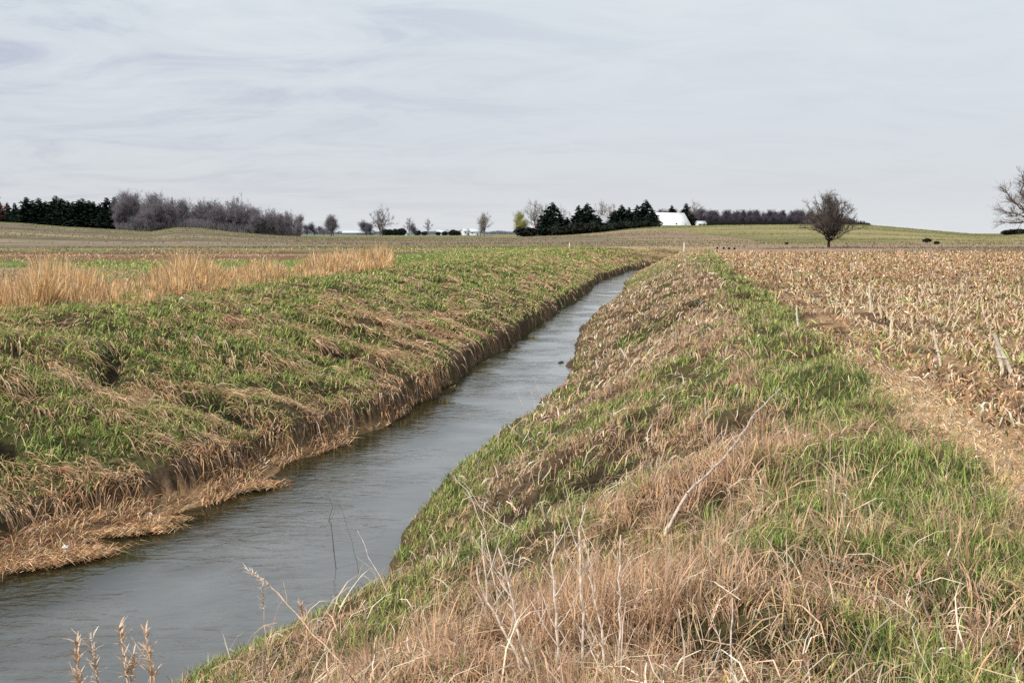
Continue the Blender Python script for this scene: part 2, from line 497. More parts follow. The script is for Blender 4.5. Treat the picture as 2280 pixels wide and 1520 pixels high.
def blobs(x, y, L):
    """L: (px, py, rx, ry, value) on z=0"""
    s = 0
    for px, py, rx, ry, v in L:
        cx, cy = onz(px, py, -.05)
        s = s + v * np.exp(-((x - cx) / rx) ** 2 - ((y - cy) / ry) ** 2)
    return s

# ---- right verge
def verge_green(x, y):
    dL, dR = dists(x, y)
    e = cornx(y) - x
    g = (fbm(x * 1.3, y * 1.0, 101, 3) - .5) * 2.2 + (vnoise(x * 4.1, y * 4.1, 105) - .5) * 1.1
    g = g + .10 - .55 * sst(22, 34, y) * np.clip(e / 2 - .5, 0, 1) - .12 * (1 - sst(4.2, 5.6, y))
    g += 2.0 * np.exp(-((e - .50) / .48) ** 2) * sst(3, 8, y) * (1 - .5 * sst(25, 50, y))
    g += .35 * (1 - sst(.3, 1.3, dR)) * (1 - sst(17, 24, y))
    g += blobs(x, y, [(1500, 800, 1.2, 2.2, .7), (1380, 880, .9, 1.3, .3), (2230, 1260, .9, .8, 1.0), (1700, 1060, .5, .5, .2),
                      (1480, 1170, .6, .5, -.5), (1900, 1010, .55, .9, -1.3), (1850, 1330, 1.0, .6, -.9), (1250, 1420, 1.2, .7, -1.0),
                      (1700, 900, .6, 1.2, -.6), (1500, 620, 2.5, 14, -.6), (1420, 700, 1.5, 5, -.7), (1330, 750, 1., 4, -.5), (2050, 1420, .8, .4, .25)])
    return sst(-.25, .45, g)

def strip_(x, y):
    e = cornx(y) - x
    return np.exp(-((e - .50) / .42) ** 2) * sst(2.5, 6, y)

def verge():
    P = Pile()
    # short under-growth
    x, y = ring(380000, 2.4, 108, 1.5)
    dL, dR = dists(x, y); e = cornx(y) - x
    m = (dR > .10) & (e > -.25 + rng.normal(0, .12, len(x))) & nohollow(x, y)
    x, y, dR, e = x[m], y[m], dR[m], e[m]
    g = verge_green(x, y)
    dens = .16 + .84 * sst(.36, .55, fbm(x * 2.2, y * 2.2, 110, 2))
    m = rng.random(len(x)) < dens
    x, y, g = x[m], y[m], g[m]
    n = len(x)
    isg = rng.random(n) < (.18 + .58 * g)
    col = np.where(isg[:, None], pick(n, [C_GREEN, C_GREEN2, C_DKGREEN], [.45, .35, .2]), pick(n, [C_TAN, C_STRAW, C_BROWN, C_PINK, C_GREY, C_PALE], [.24, .2, .2, .2, .1, .06]))
    L = np.where(isg, rng.uniform(.08, .18, n), rng.uniform(.08, .22, n)) * (.8 + .5 * fbm(x, y, 112, 2))
    lie = np.where(isg, rng.uniform(.1, .6, n), rng.uniform(.15, 1, n))
    az = rng.uniform(0, 2 * math.pi, n)
    w = lod_w(x, y, .0058, .0010)
    near = np.hypot(x, y) < 8
    for mm, sg in ((near, 4), (~near, 2)):
        P.add(blades(np.stack([x, y], 1)[mm], az[mm], L[mm], w[mm], col[mm], lie[mm], sg))
    # tufts of dead grass
    tx, ty = ring(46000, 2.3, 108, 1.4)
    dL, dR = dists(tx, ty); e = cornx(ty) - tx
    m = (dR > .18) & (e > .0) & nohollow(tx, ty)
    tx, ty = tx[m], ty[m]
    g = verge_green(tx, ty)
    m = rng.random(len(tx)) < (1 - .85 * strip_(tx, ty)) * (.95 - .62 * g) * (.25 + .75 * sst(.36, .52, fbm(tx * 1.7, ty * 1.7, 111, 2)))
    tx, ty = tx[m], ty[m]
    dL, dR = dists(tx, ty)
    nt_ = len(tx)
    tr_ = np.hypot(tx, ty)
    k = np.where(tr_ < 9, 26, np.where(tr_ < 20, 16, 9))
    hgt = (.12 + .17 * sst(.35, .7, fbm(tx * 1.1, ty * 1.1, 120, 2))) * rng.uniform(.6, 1.4, nt_)
    hgt += blobs(tx, ty, [(1900, 1010, .5, .7, .16), (1700, 900, .5, 1., .08), (1250, 1420, 1.0, .6, .08)])
    hgt *= np.interp(dR, [0, 1.2, 2.5, 4], [.45, .6, .75, 1.0])
    taz = streamdir(ty) - math.pi / 2 + math.pi + rng.normal(0, 1.3, nt_)
    tl = np.clip(rng.normal(.58, .28, nt_), .02, .98)
    hue = rng.random(nt_)
    i = np.repeat(np.arange(nt_), k); n = len(i)
    ox = rng.normal(0, .035, n) * (1 + tr_[i] * .02); oy = rng.normal(0, .035, n) * (1 + tr_[i] * .02)
    x = tx[i] + ox; y = ty[i] + oy
    az = np.arctan2(oy * 14 + np.sin(taz[i]) * tl[i] * 1.3, ox * 14 + np.cos(taz[i]) * tl[i] * 1.3) + rng.normal(0, .4, n)
    L = hgt[i] * rng.uniform(.5, 1.2, n)
    lie = np.clip(tl[i] + rng.normal(0, .22, n), 0, 1)
    base = pick(n, [C_TAN, C_STRAW, C_BROWN, C_PINK, C_GREY, C_PALE, C_RUST], [.2, .2, .13, .27, .08, .1, .05])
    tint = mixc(C_PINK, C_STRAW, hue[i]) * rng.uniform(.55, 1.4, nt_)[i][:, None]
    col = base * .55 + tint * .45
    w = lod_w(x, y, .0056, .0010)
    dLb, dRb = dists(x, y)
    ok = dRb > .05
    near = (np.hypot(x, y) < 9) & ok
    farr = (np.hypot(x, y) >= 9) & ok
    for mm, sg in ((near, 4), (farr, 2)):
        P.add(blades(np.stack([x, y], 1)[mm], az[mm], L[mm], w[mm], col[mm], lie[mm], sg, wob=.5))
    # long loose straws tangled over everything
    x, y = ring(19000, 2.3, 60, 1.5)
    dL, dR = dists(x, y); e = cornx(y) - x
    m = (dR > .4) & (e > .3) & (rng.random(len(x)) < (1 - .5 * verge_green(x, y)) * (1 - .8 * strip_(x, y))); x, y = x[m], y[m]; n = len(x)
    P.add(blades(np.stack([x, y], 1), rng.uniform(0, 6.28, n), rng.uniform(.15, .5, n), lod_w(x, y, .0062, .0011), pick(n, [C_PALE, C_STRAW, C_PINK], [.5, .3, .2]),
                 np.clip(rng.normal(.72, .28, n), .05, 1), 3, wob=.9, z0=T(x, y) + rng.random(n) * .06))
    # green tufts
    tx, ty = ring(26000, 2.6, 70, 1.4)
    dL, dR = dists(tx, ty); e = cornx(ty) - tx
    g = verge_green(tx, ty)
    m = (dR > .12) & (e > -.1) & (rng.random(len(tx)) < g * .85) & nohollow(tx, ty)
    tx, ty, dR = tx[m], ty[m], dR[m]
    nt_ = len(tx); k = 16
    i = np.repeat(np.arange(nt_), k); n = len(i)
    ox = rng.normal(0, .05, n); oy = rng.normal(0, .05, n)
    x = tx[i] + ox; y = ty[i] + oy
    az = np.arctan2(oy, ox) + rng.normal(0, .5, n)
    L = rng.uniform(.10, .22, n)
    col = pick(n, [C_GREEN, C_GREEN2, C_DKGREEN, C_STRAW], [.36, .36, .12, .16])
    dLb, dRb = dists(x, y); mm = dRb > .04
    P.add(blades(np.stack([x, y], 1)[mm], az[mm], L[mm], lod_w(x, y, .0048)[mm], col[mm], rng.uniform(.1, .75, n)[mm], 2))
    P.build('verge_grass', M_GRASS, 'mixed dead and green grass on the strip between the stream and the corn stubble', 'grass')
verge()

# ---- left bank
def left_green(x, y):
    dL, dR = dists(x, y)
    g = (fbm(x * .8, y * .6, 131, 3) - .41) * 2.0 + (vnoise(x * 2.4, y * 2.4, 135) - .5) * .9 + .1
    g += .25 * sst(2.2, 4.5, dL) * (1 - sst(40, 60, y) * .3) - .38 * (1 - sst(.8, 3.0, dL - bench(y)))
    g += .5 * sst(2.5, 4.0, dL) * (1 - sst(14, 24, y))
    return sst(-.25, .5, g + .12)

def left_bank():
    P = Pile()
    x, y = ring(410000, 6.0, 118, 1.2, -35, 13)
    dL, dR = dists(x, y); b = bench(y)
    m = (dL > b + .02 + .4 * vnoise(x * 1.3, y * 1.3, 157)) & (dL < 9.5 + 3 * sst(30, 60, y)) & nohollow(x, y)
    x, y, dL = x[m], y[m], dL[m]
    g = left_green(x, y)
    m = rng.random(len(x)) < (.28 + .72 * sst(.36, .53, fbm(x * 2.0, y * 2.0, 140, 2)))
    x, y, g, dL = x[m], y[m], g[m], dL[m]; n = len(x)
    isg = rng.random(n) < (.42 + .55 * g)
    col = np.where(isg[:, None], pick(n, [C_GREEN, C_GREEN2, C_DKGREEN], [.45, .3, .25]), pick(n, [C_TAN, C_STRAW, C_BROWN, C_PINK, C_GREY], [.25, .2, .22, .2, .1]))
    L = rng.uniform(.08, .26, n) * (.55 + .9 * fbm(x * .9, y * .9, 142, 2)); lie = rng.uniform(.3, .95, n)
    down = streamdir(y) - math.pi / 2
    az = down + rng.normal(0, 1.2, n)
    P.add(blades(np.stack([x, y], 1), az, L, lod_w(x, y, .006), col, lie, 2))
    # matted tufts falling down the slope
    tx, ty = ring(70000, 6.5, 118, 1.15, -35, 13)
    dL, dR = dists(tx, ty); b = bench(ty)
    m = (dL > b + .34 * vnoise(tx * 1.3, ty * 1.3, 157)) & (dL < 8.5) & nohollow(tx, ty, .8)
    tx, ty, dL = tx[m], ty[m], dL[m]
    g = left_green(tx, ty)
    # rows of thatch: noise drawn out along the fall line
    u = (np.interp(ty, LY, LX) - tx); s = ty + .28 * u
    stre = vnoise(s * 2.4, u * .45, 150)
    fine = vnoise(s * 5.5, u * 1.1, 154)
    m = (rng.random(len(tx)) < (.95 - .66 * g)) & (stre * .5 + fine * .5 > .38)
    tx, ty, dL, stre = tx[m], ty[m], dL[m], stre[m]
    dL2 = dL - bench(ty)
    nt_ = len(tx); tr_ = np.hypot(tx, ty)
    k = np.where(tr_ < 16, 18, np.where(tr_ < 30, 12, 7))
    down = streamdir(ty) - math.pi / 2
    taz = down - .12 + rng.normal(0, .22, nt_) + (vnoise(tx * .8, ty * .8, 156) - .5) * 1.5
    tlen = (.14 + .62 * rng.random(nt_) ** 1.8) * (.7 + .6 * stre)
    tlen = np.minimum(tlen, .14 + .32 * dL2)
    tlen *= np.where(dL > 4.5, .65, 1)
    hue = vnoise(tx * 1.3, ty * 1.3, 152)
    i = np.repeat(np.arange(nt_), k); n = len(i)
    al = rng.normal(0, .15, n); ac = rng.normal(0, .026, n) * (1 + tr_[i] * .015)
    x = tx[i] + al * np.cos(taz[i]) - ac * np.sin(taz[i]); y = ty[i] + al * np.sin(taz[i]) + ac * np.cos(taz[i])
    az = taz[i] + rng.normal(0, .32, n)
    L = tlen[i] * rng.uniform(.6, 1.15, n)
    lie = np.clip(rng.normal(.88, .12, n), .2, 1.0)
    base = pick(n, [C_TAN, C_STRAW, C_BROWN, C_PINK, C_GREY, C_PALE, C_RUST], [.24, .26, .1, .2, .06, .1, .04])
    tint = mixc(C_BROWN * 1.4, C_STRAW, hue[i]) * rng.uniform(.5, 1.3, nt_)[i][:, None]
    col = (base * .6 + tint * .4) * 1.08
    P.add(blades(np.stack([x, y], 1), az, L, lod_w(x, y, .0068, .0009), col, lie, 3, wob=.45))
    # green tufts
    tx, ty = ring(38000, 6.5, 110, 1.15, -35, 13)
    dL, dR = dists(tx, ty); b = bench(ty)
    g = left_green(tx, ty)
    m = (dL > b + .1) & (dL < 10) & (rng.random(len(tx)) < g) & nohollow(tx, ty)
    tx, ty = tx[m], ty[m]; nt_ = len(tx); k = 14
    i = np.repeat(np.arange(nt_), k); n = len(i)
    tr_ = np.hypot(tx, ty)
    ox = rng.normal(0, .06, n) * (1 + tr_[i] * .015); oy = rng.normal(0, .06, n) * (1 + tr_[i] * .015)
    x = tx[i] + ox; y = ty[i] + oy
    az = streamdir(y) - math.pi / 2 + rng.normal(0, 1.3, n)
    ok = rng.random(n) < .9
    col = pick(n, [C_GREEN, C_GREEN2, C_DKGREEN, C_STRAW], [.36, .36, .12, .16])
    P.add(blades(np.stack([x, y], 1), az, rng.uniform(.10, .28, n), lod_w(x, y, .0065, .001), col, rng.uniform(.15, .8, n), 2))
    P.build('bank_grass', M_GRASS, 'long matted dead grass and new green grass hanging down the left bank of the stream', 'grass')
left_bank()

# ---- flood debris and mud lip grass along the waterline
def debris():
    P = Pile()
    x, y = ring(120000, 6.5, 24, 1.0, -36, 5)
    dL, dR = dists(x, y); b = bench(y)
    m = (dL > .0) & (dL < b + .25)
    x, y = x[m], y[m]; n = len(x)
    dens = fbm(x * 2.2, y * 2.2, 160, 2)
    m = rng.random(n) < sst(.33, .55, dens); x, y = x[m], y[m]; n = len(x)
    az = streamdir(y) + rng.normal(0, .55, n) + math.pi * (rng.random(n) < .5)
    col = pick(n, [C_TAN, C_STRAW, C_BROWN, C_RUST, C_PALE], [.32, .20, .24, .17, .07]) * .95
    P.add(blades(np.stack([x, y], 1), az, rng.uniform(.12, .4, n), lod_w(x, y, .006), col, rng.uniform(.86, 1.0, n), 2,
                 z0=np.maximum(T(x, y), WATER) + .01 + rng.random(n) * .05))
    # rafts of straw lying on the water
    for (px, py, rx, ry) in [(180, 1238, .30, .10), (285, 1188, .45, .08), (120, 1250, .3, .07), (345, 1168, .25, .06), (60, 1262, .4, .10), (560, 1088, .3, .1)]:
        cx, cy = onz(px, py, WATER)
        n = 900
        x = cx + rng.normal(0, rx * .5, n); y = cy + rng.normal(0, ry, n) + (x - cx) * .25
        col = pick(n, [C_TAN, C_STRAW, C_BROWN, C_RUST], [.4, .25, .2, .15])
        P.add(blades(np.stack([x, y], 1), rng.normal(.3, .5, n), rng.uniform(.08, .26, n), lod_w(x, y, .006), col, np.full(n, .97), 2,
                     z0=WATER + .004 + rng.random(n) * .05))
    P.build('flood_debris', M_STRAW, 'rusty brown straw washed up along the left waterline', 'debris')
debris()

# ---- tall dry grass behind the left crest
def tall_grass():
    P = Pile()
    tx, ty = ring(26000, 15, 60, .9, -35, 0)
    dL, dR = dists(tx, ty)
    px = 1140 + F * tx / (ty * .994)
    hmask = np.interp(px, [-200, 40, 90, 150, 220, 300, 360, 400, 450, 520, 580, 640, 700, 780, 850, 866, 872], [.5, .6, 1.7, 1.2, .45, .4, 1.1, 1.9, 1.0, .45, .75, .5, .8, 1.25, 1.3, 1.0, .0])
    lo = 6.6 + (vnoise(ty * .5, ty * 0, 170) - .5) * .8; hi = 11.5
    m = (dL > lo) & (dL < hi) & (hmask > .01) & (px < 870)
    tx, ty, hmask, dL = tx[m], ty[m], hmask[m], dL[m]
    cl = fbm(tx * .8, ty * .8, 172, 2)
    m = rng.random(len(tx)) < sst(.32, .52, cl) * (.25 + .75 * np.clip(hmask, 0, 1))
    tx, ty, hmask, dL = tx[m], ty[m], hmask[m], dL[m]
    nt_ = len(tx); tr_ = np.hypot(tx, ty)
    k = np.where(tr_ < 26, 22, 13)
    i = np.repeat(np.arange(nt_), k); n = len(i)
    ox = rng.normal(0, .09, n); oy = rng.normal(0, .09, n)
    x = tx[i] + ox; y = ty[i] + oy
    az = np.arctan2(oy, ox) + rng.normal(0, .6, n)
    th = (.3 + .7 * rng.random(nt_) ** 1.6) * (.25 + .85 * hmask) * (.55 + .9 * fbm(tx * .9, ty * .9, 174, 2)) * (1 - .45 * (1 - sst(6.5, 8.0, dL)))
    L = th[i] * rng.uniform(.6, 1.1, n)
    col = pick(n, [np.array([.80, .52, .24]), np.array([.76, .56, .32]), C_TAN, C_RUST, C_PALE], [.36, .28, .2, .08, .08])
    P.add(blades(np.stack([x, y], 1), az, L, lod_w(x, y, .009, .0007), col, np.clip(rng.normal(.18, .16, n), 0, .8), 3, wob=.3))
    P.build('tall_dry_grass', M_STRAW, 'tall orange tan dry grass standing along the top of the left bank', 'tall grass')
tall_grass()

# ---- thin grass over the left field and beyond
def field_tufts():
    P = Pile()
    x, y = ring(120000, 92, 480, 1.6, -32, 32)
    px = 1140 + F * x / y
    cl = vnoise(x * .012, y * .05, 183) * .6 + vnoise(x * .06, y * .2, 184) * .4
    m = (rng.random(len(x)) < sst(.35, .65, cl)) & ((y > 118) | (x > 30) | (x < -8)); x, y = x[m], y[m]; n = len(x)
    past_ = (x > 20) & (y > 160)
    col = np.where((past_ | (rng.random(n) < .25))[:, None], pick(n, [np.array([.26, .25, .10]), np.array([.19, .21, .08]), np.array([.36, .30, .16])], [.4, .35, .25]),
                   pick(n, [np.array([.36, .27, .18]), np.array([.22, .16, .11]), np.array([.42, .34, .24])], [.4, .35, .25]))
    P.add(blades(np.stack([x, y], 1), rng.uniform(0, 6.28, n), rng.uniform(.1, .35, n), np.maximum(.1, np.hypot(x, y) * .0009), col, rng.uniform(.1, .7, n), 2))
    x, y = ring(90000, 22, 120, 1.3, -35, 14)
    dL, dR = dists(x, y)
    m = (dL > 9.5) & (rng.random(len(x)) < sst(.35, .55, fbm(x * .25, y * .12, 180, 3)))
    x, y = x[m], y[m]; n = len(x)
    g = sst(40, 50, y) * (1 - sst(60, 68, y)) + (1 - sst(11, 22, dists(x, y)[0])) * sst(30, 45, y)
    isg = rng.random(n) < (.12 + .7 * g)
    keep = rng.random(n) < np.where(y > 66, .35 + .6 * g, 1)
    col = np.where(isg[:, None], pick(n, [C_GREEN, C_GREEN2], [.6, .4]), pick(n, [C_TAN, C_PINK, C_BROWN, C_PALE], [.35, .3, .25, .1]))
    x, y, col = x[keep], y[keep], col[keep]; n = len(x)
    P.add(blades(np.stack([x, y], 1), rng.uniform(0, 6.28, n), rng.uniform(.08, .28, n), lod_w(x, y, .02, .001), col, rng.uniform(.1, .9, n), 2))
    P.build('field_weeds', M_GRASS, 'short weeds and crop litter over the field left of the bank', 'weeds')
field_tufts()

# ------------------------------------------------------------------ corn field
ROWDIR = math.atan2(62 - 6, 13.2 - 2.9)      # rows follow the verge
def corn_positions():
    ux, uy = math.cos(ROWDIR), math.sin(ROWDIR); nx, ny = uy, -ux
    P = []
    for r in range(0, 120):
        off = 3.6 + r * .76
        s = np.arange(-6, 100, .21)
        s = s + rng.normal(0, .05, len(s))
        o = off + rng.normal(0, .04, len(s))
        X = nx * o + ux * s - 1.2; Y = ny * o + uy * s + 1.2
        P.append(np.stack([X, Y], 1))
    P = np.concatenate(P)
    x, y = P[:, 0], P[:, 1]
    az = np.degrees(np.arctan2(x, y))
    m = (y > 3) & (y < 91) & (az < 36) & (x > cornx(y) + .35 + 1.0 * (1 - sst(9, 18, y)))
    m &= rng.random(len(x)) < np.interp(y, [0, 20, 40, 91], [.62, .6, .45, .3])
    return x[m], y[m]

M_STALK = solid('corn_stalk_dry', (.78, .64, .44), 30, .6, 1.25)
M_HUSK = solid('corn_leaf_dry', (.60, .46, .29), 20, .55, 1.25)

def ribbon(pts, w, twist=0.0):
    """flat leaf through points"""
    pts = np.array(pts, float); n = len(pts)
    V = []
    for i, p in enumerate(pts):
        d = pts[min(i + 1, n - 1)] - pts[max(i - 1, 0)]
        s = np.cross(d, [0, 0, 1.0]); s /= max(np.linalg.norm(s), 1e-6)
        a = twist * i / n
        s = s * math.cos(a) + np.array([0, 0, 1.0]) * math.sin(a)
        ww = w * (1 - .8 * (i / (n - 1)) ** 2) * .5
        V += [p - s * ww, p + s * ww]
    F4 = [[2 * i, 2 * i + 1, 2 * i + 3, 2 * i + 2] for i in range(n - 1)]
    return np.array(V), np.array(F4)

def cat_meshes(items):
    V = []; out = []; n = 0
    for v, fs in items:
        V.append(v)
        for f in (fs if isinstance(fs, list) else [fs]): out.append(f + n)
        n += len(v)
    q = [f for f in out if f.shape[1] == 4]; t = [f for f in out if f.shape[1] == 3]
    r = []
    if q: r.append(np.concatenate(q))
    if t: r.append(np.concatenate(t))
    return np.concatenate(V), r

def corn_variant(h, lean):
    """stalk with nodes + ragged leaf sheaths"""
    pts = [np.array([0, 0, -.03]), np.array([lean * .3 * h, 0, h * .35]), np.array([lean * .7 * h, .01, h * .7]), np.array([lean * h, .0, h])]
    R = [.013, .012, .012, .010]
    it = []
    for i in range(3):
        it.append(tubes([pts[i]], [pts[i + 1]], [R[i]], [R[i + 1]], 6, cap=True))
        it.append(tubes([pts[i + 1] - np.array([0, 0, .008])], [pts[i + 1]], [R[i] * 1.35], [R[i] * 1.35], 6))
    stalk = cat_meshes(it)
    lv = []
    for j in range(random.choice([2, 3, 3])):
        a = random.uniform(0, 6.28); z = h * random.uniform(.15, .9); l = random.uniform(.14, .30)
        c = np.array([math.cos(a), math.sin(a), 0])
        p0 = np.array([lean * z, 0, z])
        lv.append(ribbon([p0, p0 + c * l * .35 + [0, 0, .06], p0 + c * l * .75 + [0, 0, -.01], p0 + c * l + [0, 0, -.4 * z - .02]], random.uniform(.02, .038), random.uniform(-1, 1)))
    leaf = cat_meshes(lv)
    return stalk, leaf

cornv = []
for i in range(9):
    h = random.uniform(.10, .28); s, l = corn_variant(h, random.uniform(-.45, .45))
    cornv.append((s, l))

def build_corn():
    x, y = corn_positions()
    r = np.hypot(x, y)
    order = np.argsort(r)
    inframe = np.abs(1140 + F * x / (y * .994) - 1140) < 1150
    order = [i for i in order if inframe[i]]
    near = order[:280]; nearset = set(near)
    protos = []
    for vi, (s, l) in enumerate(cornv):
        ms = np_mesh('corn_stalk_stub', s[0], s[1]); ml = np_mesh('corn_leaf', l[0], l[1])
        ms.materials.append(M_STALK); ml.materials.append(M_HUSK)
        protos.append((ms, ml))
    z = T(x, y)
    for j, i in enumerate(near):
        ms, ml = protos[j % 9]
        root = empty('corn_stub', (x[i], y[i], z[i]), random.uniform(0, 6.28), 'short cut corn stub with torn dry leaves standing in the stubble rows', 'corn stub',
                     'cut corn stubs standing in rows in the right field', random.uniform(.7, 1.25))
        link('stalk', ms, None, root); link('leaf', ml, None, root)
    # the rest of the stubs
    rest = np.array([i for i in range(len(x)) if i not in nearset])
    rest = rest[np.abs(np.degrees(np.arctan2(x[rest], y[rest]))) < 34]
    rx, ry, rz = x[rest], y[rest], z[rest]; n = len(rest); rr = np.hypot(rx, ry)
    h = rng.uniform(.10, .30, n)
    P0 = np.stack([rx, ry, rz - .02], 1)
    P1 = P0 + np.stack([rng.normal(0, .25, n) * h, rng.normal(0, .25, n) * h, h], 1)
    R = np.maximum(.011, rr * .00042)
    V, fs = tubes(P0, P1, R, R * .85, 3)
    c = pick(n, [C_PALE, C_STRAW, C_TAN, C_RUST], [.3, .3, .25, .15]); C = np.repeat(c, 6, 0)
    PL = Pile()
    me = np_mesh('corn_stubble', V, fs, C)
    link('corn_stubble', me, M_STRAW, label='farther rows of cut corn stubs across the right field', cat='corn stubble', kind='stuff')
    # residue: leaves, husks, broken stalks
    P = Pile()
    lx, ly = ring(270000, 3.0, 92, 1.4, 0, 35)
    e = lx - cornx(ly)
    m = (e > .05)
    lx, ly, e = lx[m], ly[m], e[m]; n = len(lx)
    fine = (1 - sst(.5, 1.7, e)) * (1 - sst(11, 20, ly))
    cl = fbm(lx * 1.1, ly * 1.1, 190, 2)
    nx_, ny_ = math.sin(ROWDIR), -math.cos(ROWDIR)
    row = np.abs((((lx + 1.2) * nx_ + (ly - 1.2) * ny_ - 3.6) / .76 + .5) % 1 - .5) * 2
    m = rng.random(n) < np.where(fine > .4, 1.0, (sst(.30, .55, cl) * .7 + .1) * (1.1 - .9 * row * (1 - sst(25, 60, ly))))
    lx, ly, fine, e = lx[m], ly[m], fine[m], e[m]; n = len(lx)
    isf = rng.random(n) < np.maximum(fine, .3)
    L = np.where(isf, rng.uniform(.06, .2, n), rng.uniform(.08, .32, n))
    rr = np.hypot(lx, ly)
    w = np.where(isf, np.maximum(.006, rr * .0008), np.maximum(.022, rr * .0013)) * rng.uniform(.6, 1.4, n)
    col = np.where(isf[:, None], pick(n, [C_STRAW, C_PALE, C_TAN, C_BROWN, C_GREY, C_GREEN2], [.42, .14, .22, .10, .08, .04]),
                   pick(n, [C_PALE, C_STRAW, C_TAN, C_BROWN, C_RUST, np.array([.12, .08, .05])], [.15, .18, .26, .18, .10, .13]))
    gm = (rng.random(n) < .07 + .25 * sst(.55, .7, fbm(lx * .6, ly * .3, 192, 2))) & ~isf
    col[gm] = pick(int(gm.sum()), [C_GREEN2, C_GREEN], [.6, .4])
    lie = np.where(isf, rng.uniform(.85, 1, n), np.clip(rng.normal(.76, .27, n), 0, 1))
    P.add(blades(np.stack([lx, ly], 1), rng.uniform(0, 6.28, n), L, w, col, lie, 2, z0=T(lx, ly) + rng.random(n) * .03, wob=.5))
    P.build('corn_residue', M_STRAW, 'torn corn leaves, husks and straw littering the right field', 'crop residue')
build_corn()

# long pale corn stalks standing out of the stubble
def polytube(pts, r0, r1, sides=5):
    pts = np.array(pts, float); n = len(pts) - 1
    rr = np.linspace(r0, r1, n + 1)
    return tubes(pts[:-1], pts[1:], rr[:-1], rr[1:], sides, cap=True)

M_PALESTALK = solid('bleached_stalk', (.88, .80, .66), 25, .7, 1.1)
for (pa, pb, lab) in [((2098, 815), (2079, 735), 'pale leaning corn stalk standing alone left of the pair at the right edge'),
                      ((2258, 835), (2214, 745), 'thick bleached corn stalk, taller of the leaning pair at the right edge'),
                      ((2234, 825), (2218, 752), 'thin bleached corn stalk close beside the thicker one at the right edge'),
                      ((1938, 705), (1936, 628), 'upright pale corn stalk in the middle of the stubble field'),
                      ((1778, 728), (1774, 680), 'short pale corn stalk at the edge of the green strip'),
                      ((2146, 655), (2140, 622), 'short white corn stalk farther out in the stubble')]:
    x, y = onz(pa[0], pa[1], .0); z = float(T(np.array([x]), np.array([y]))[0])
    top = aty(pb[0], pb[1], y - .05)
    root = empty('corn_stalk', (x, y, z), 0, lab, 'corn stalk')
    t = top - np.array([x, y, z])
    r = .026 if 'thick' in lab else (.018 if pa[1] > 800 else .02)
    pts = [[0, 0, -.04], t * .33 + [.005, 0, 0], t * .66 + [-.004, .01, 0], t]
    v, f = cat_meshes([polytube(pts, r, r * .8, 6), tubes([t * .5 - [0, 0, .006]], [t * .5 + [0, 0, .006]], [r * 1.3], [r * 1.3], 6)])
    link('stalk', np_mesh('stalk', v, f), M_PALESTALK, root)
    lv = ribbon([t * .45, t * .45 + [.06, -.02, .05], t * .45 + [.13, -.04, -.02], t * .45 + [.16, -.05, -.12]], .03, .8)
    link('leaf', np_mesh('leaf', lv[0], [lv[1]]), M_HUSK, root)

# added dark lumps standing in for dark holes in the field edge straw
M_DARKSOIL = solid('dark_soil', (.06, .042, .03), 20, .6, 1.5, bump=.6)
def hole(px, py, sx, sy, sz, lab):
    x, y = onz(px, py, 0.0); z = float(T(np.array([x]), np.array([y]))[0])
    nu, nv = 18, 10
    V = []
    for j in range(nv + 1):
        ph = math.pi * j / nv
        for i in range(nu):
            a = 2 * math.pi * i / nu
            k = 1 + .45 * (float(vnoise(np.array([math.cos(a) * 2 + px]), np.array([math.sin(a) * 2 + ph * 1.7]), 7)[0]) - .5)
            V.append([sx * k * math.sin(ph) * math.cos(a), sy * k * math.sin(ph) * math.sin(a), sz * k * math.cos(ph)])
    Fq = [[j * nu + i, j * nu + (i + 1) % nu, (j + 1) * nu + (i + 1) % nu, (j + 1) * nu + i] for j in range(nv) for i in range(nu)]
    o = link('soil_hole', np_mesh('soil_hole', np.array(V), [np.array(Fq)[:, ::-1]], smooth=False), M_DARKSOIL, label=lab, cat='soil clod')
    o.location = (x, y, z + sz * .25); o.rotation_euler = (0, 0, random.uniform(-.4, .6))
hole(2120, 880, .17, .07, .035, 'flat dark lump standing in for a soil clod on the straw at the field edge, farther of the two')
hole(2230, 950, .17, .06, .03, 'flat dark lump standing in for a soil clod on the straw at the right picture edge, nearer of the two')

# ------------------------------------------------------------------ weed stalks, stems, branches
def hit_y(px, py):
    d = ray(px, py)
    t = np.linspace(2.0, 60, 6000)
    g = CAMZ + d[2] * t - T(d[0] * t, d[1] * t)
    i = int(np.argmax(g < 0.0)) if (g < 0).any() else len(t) - 1
    return d[1] * t[i]
M_STEMPALE = solid('weed_stem_pale', (.60, .50, .42), 40, .65, 1.2)
M_STEMTAN = solid('weed_stem_tan', (.66, .47, .32), 40, .65, 1.2)
M_STEMDARK = solid('weed_stem_dark', (.10, .075, .06), 40, .7, 1.3)

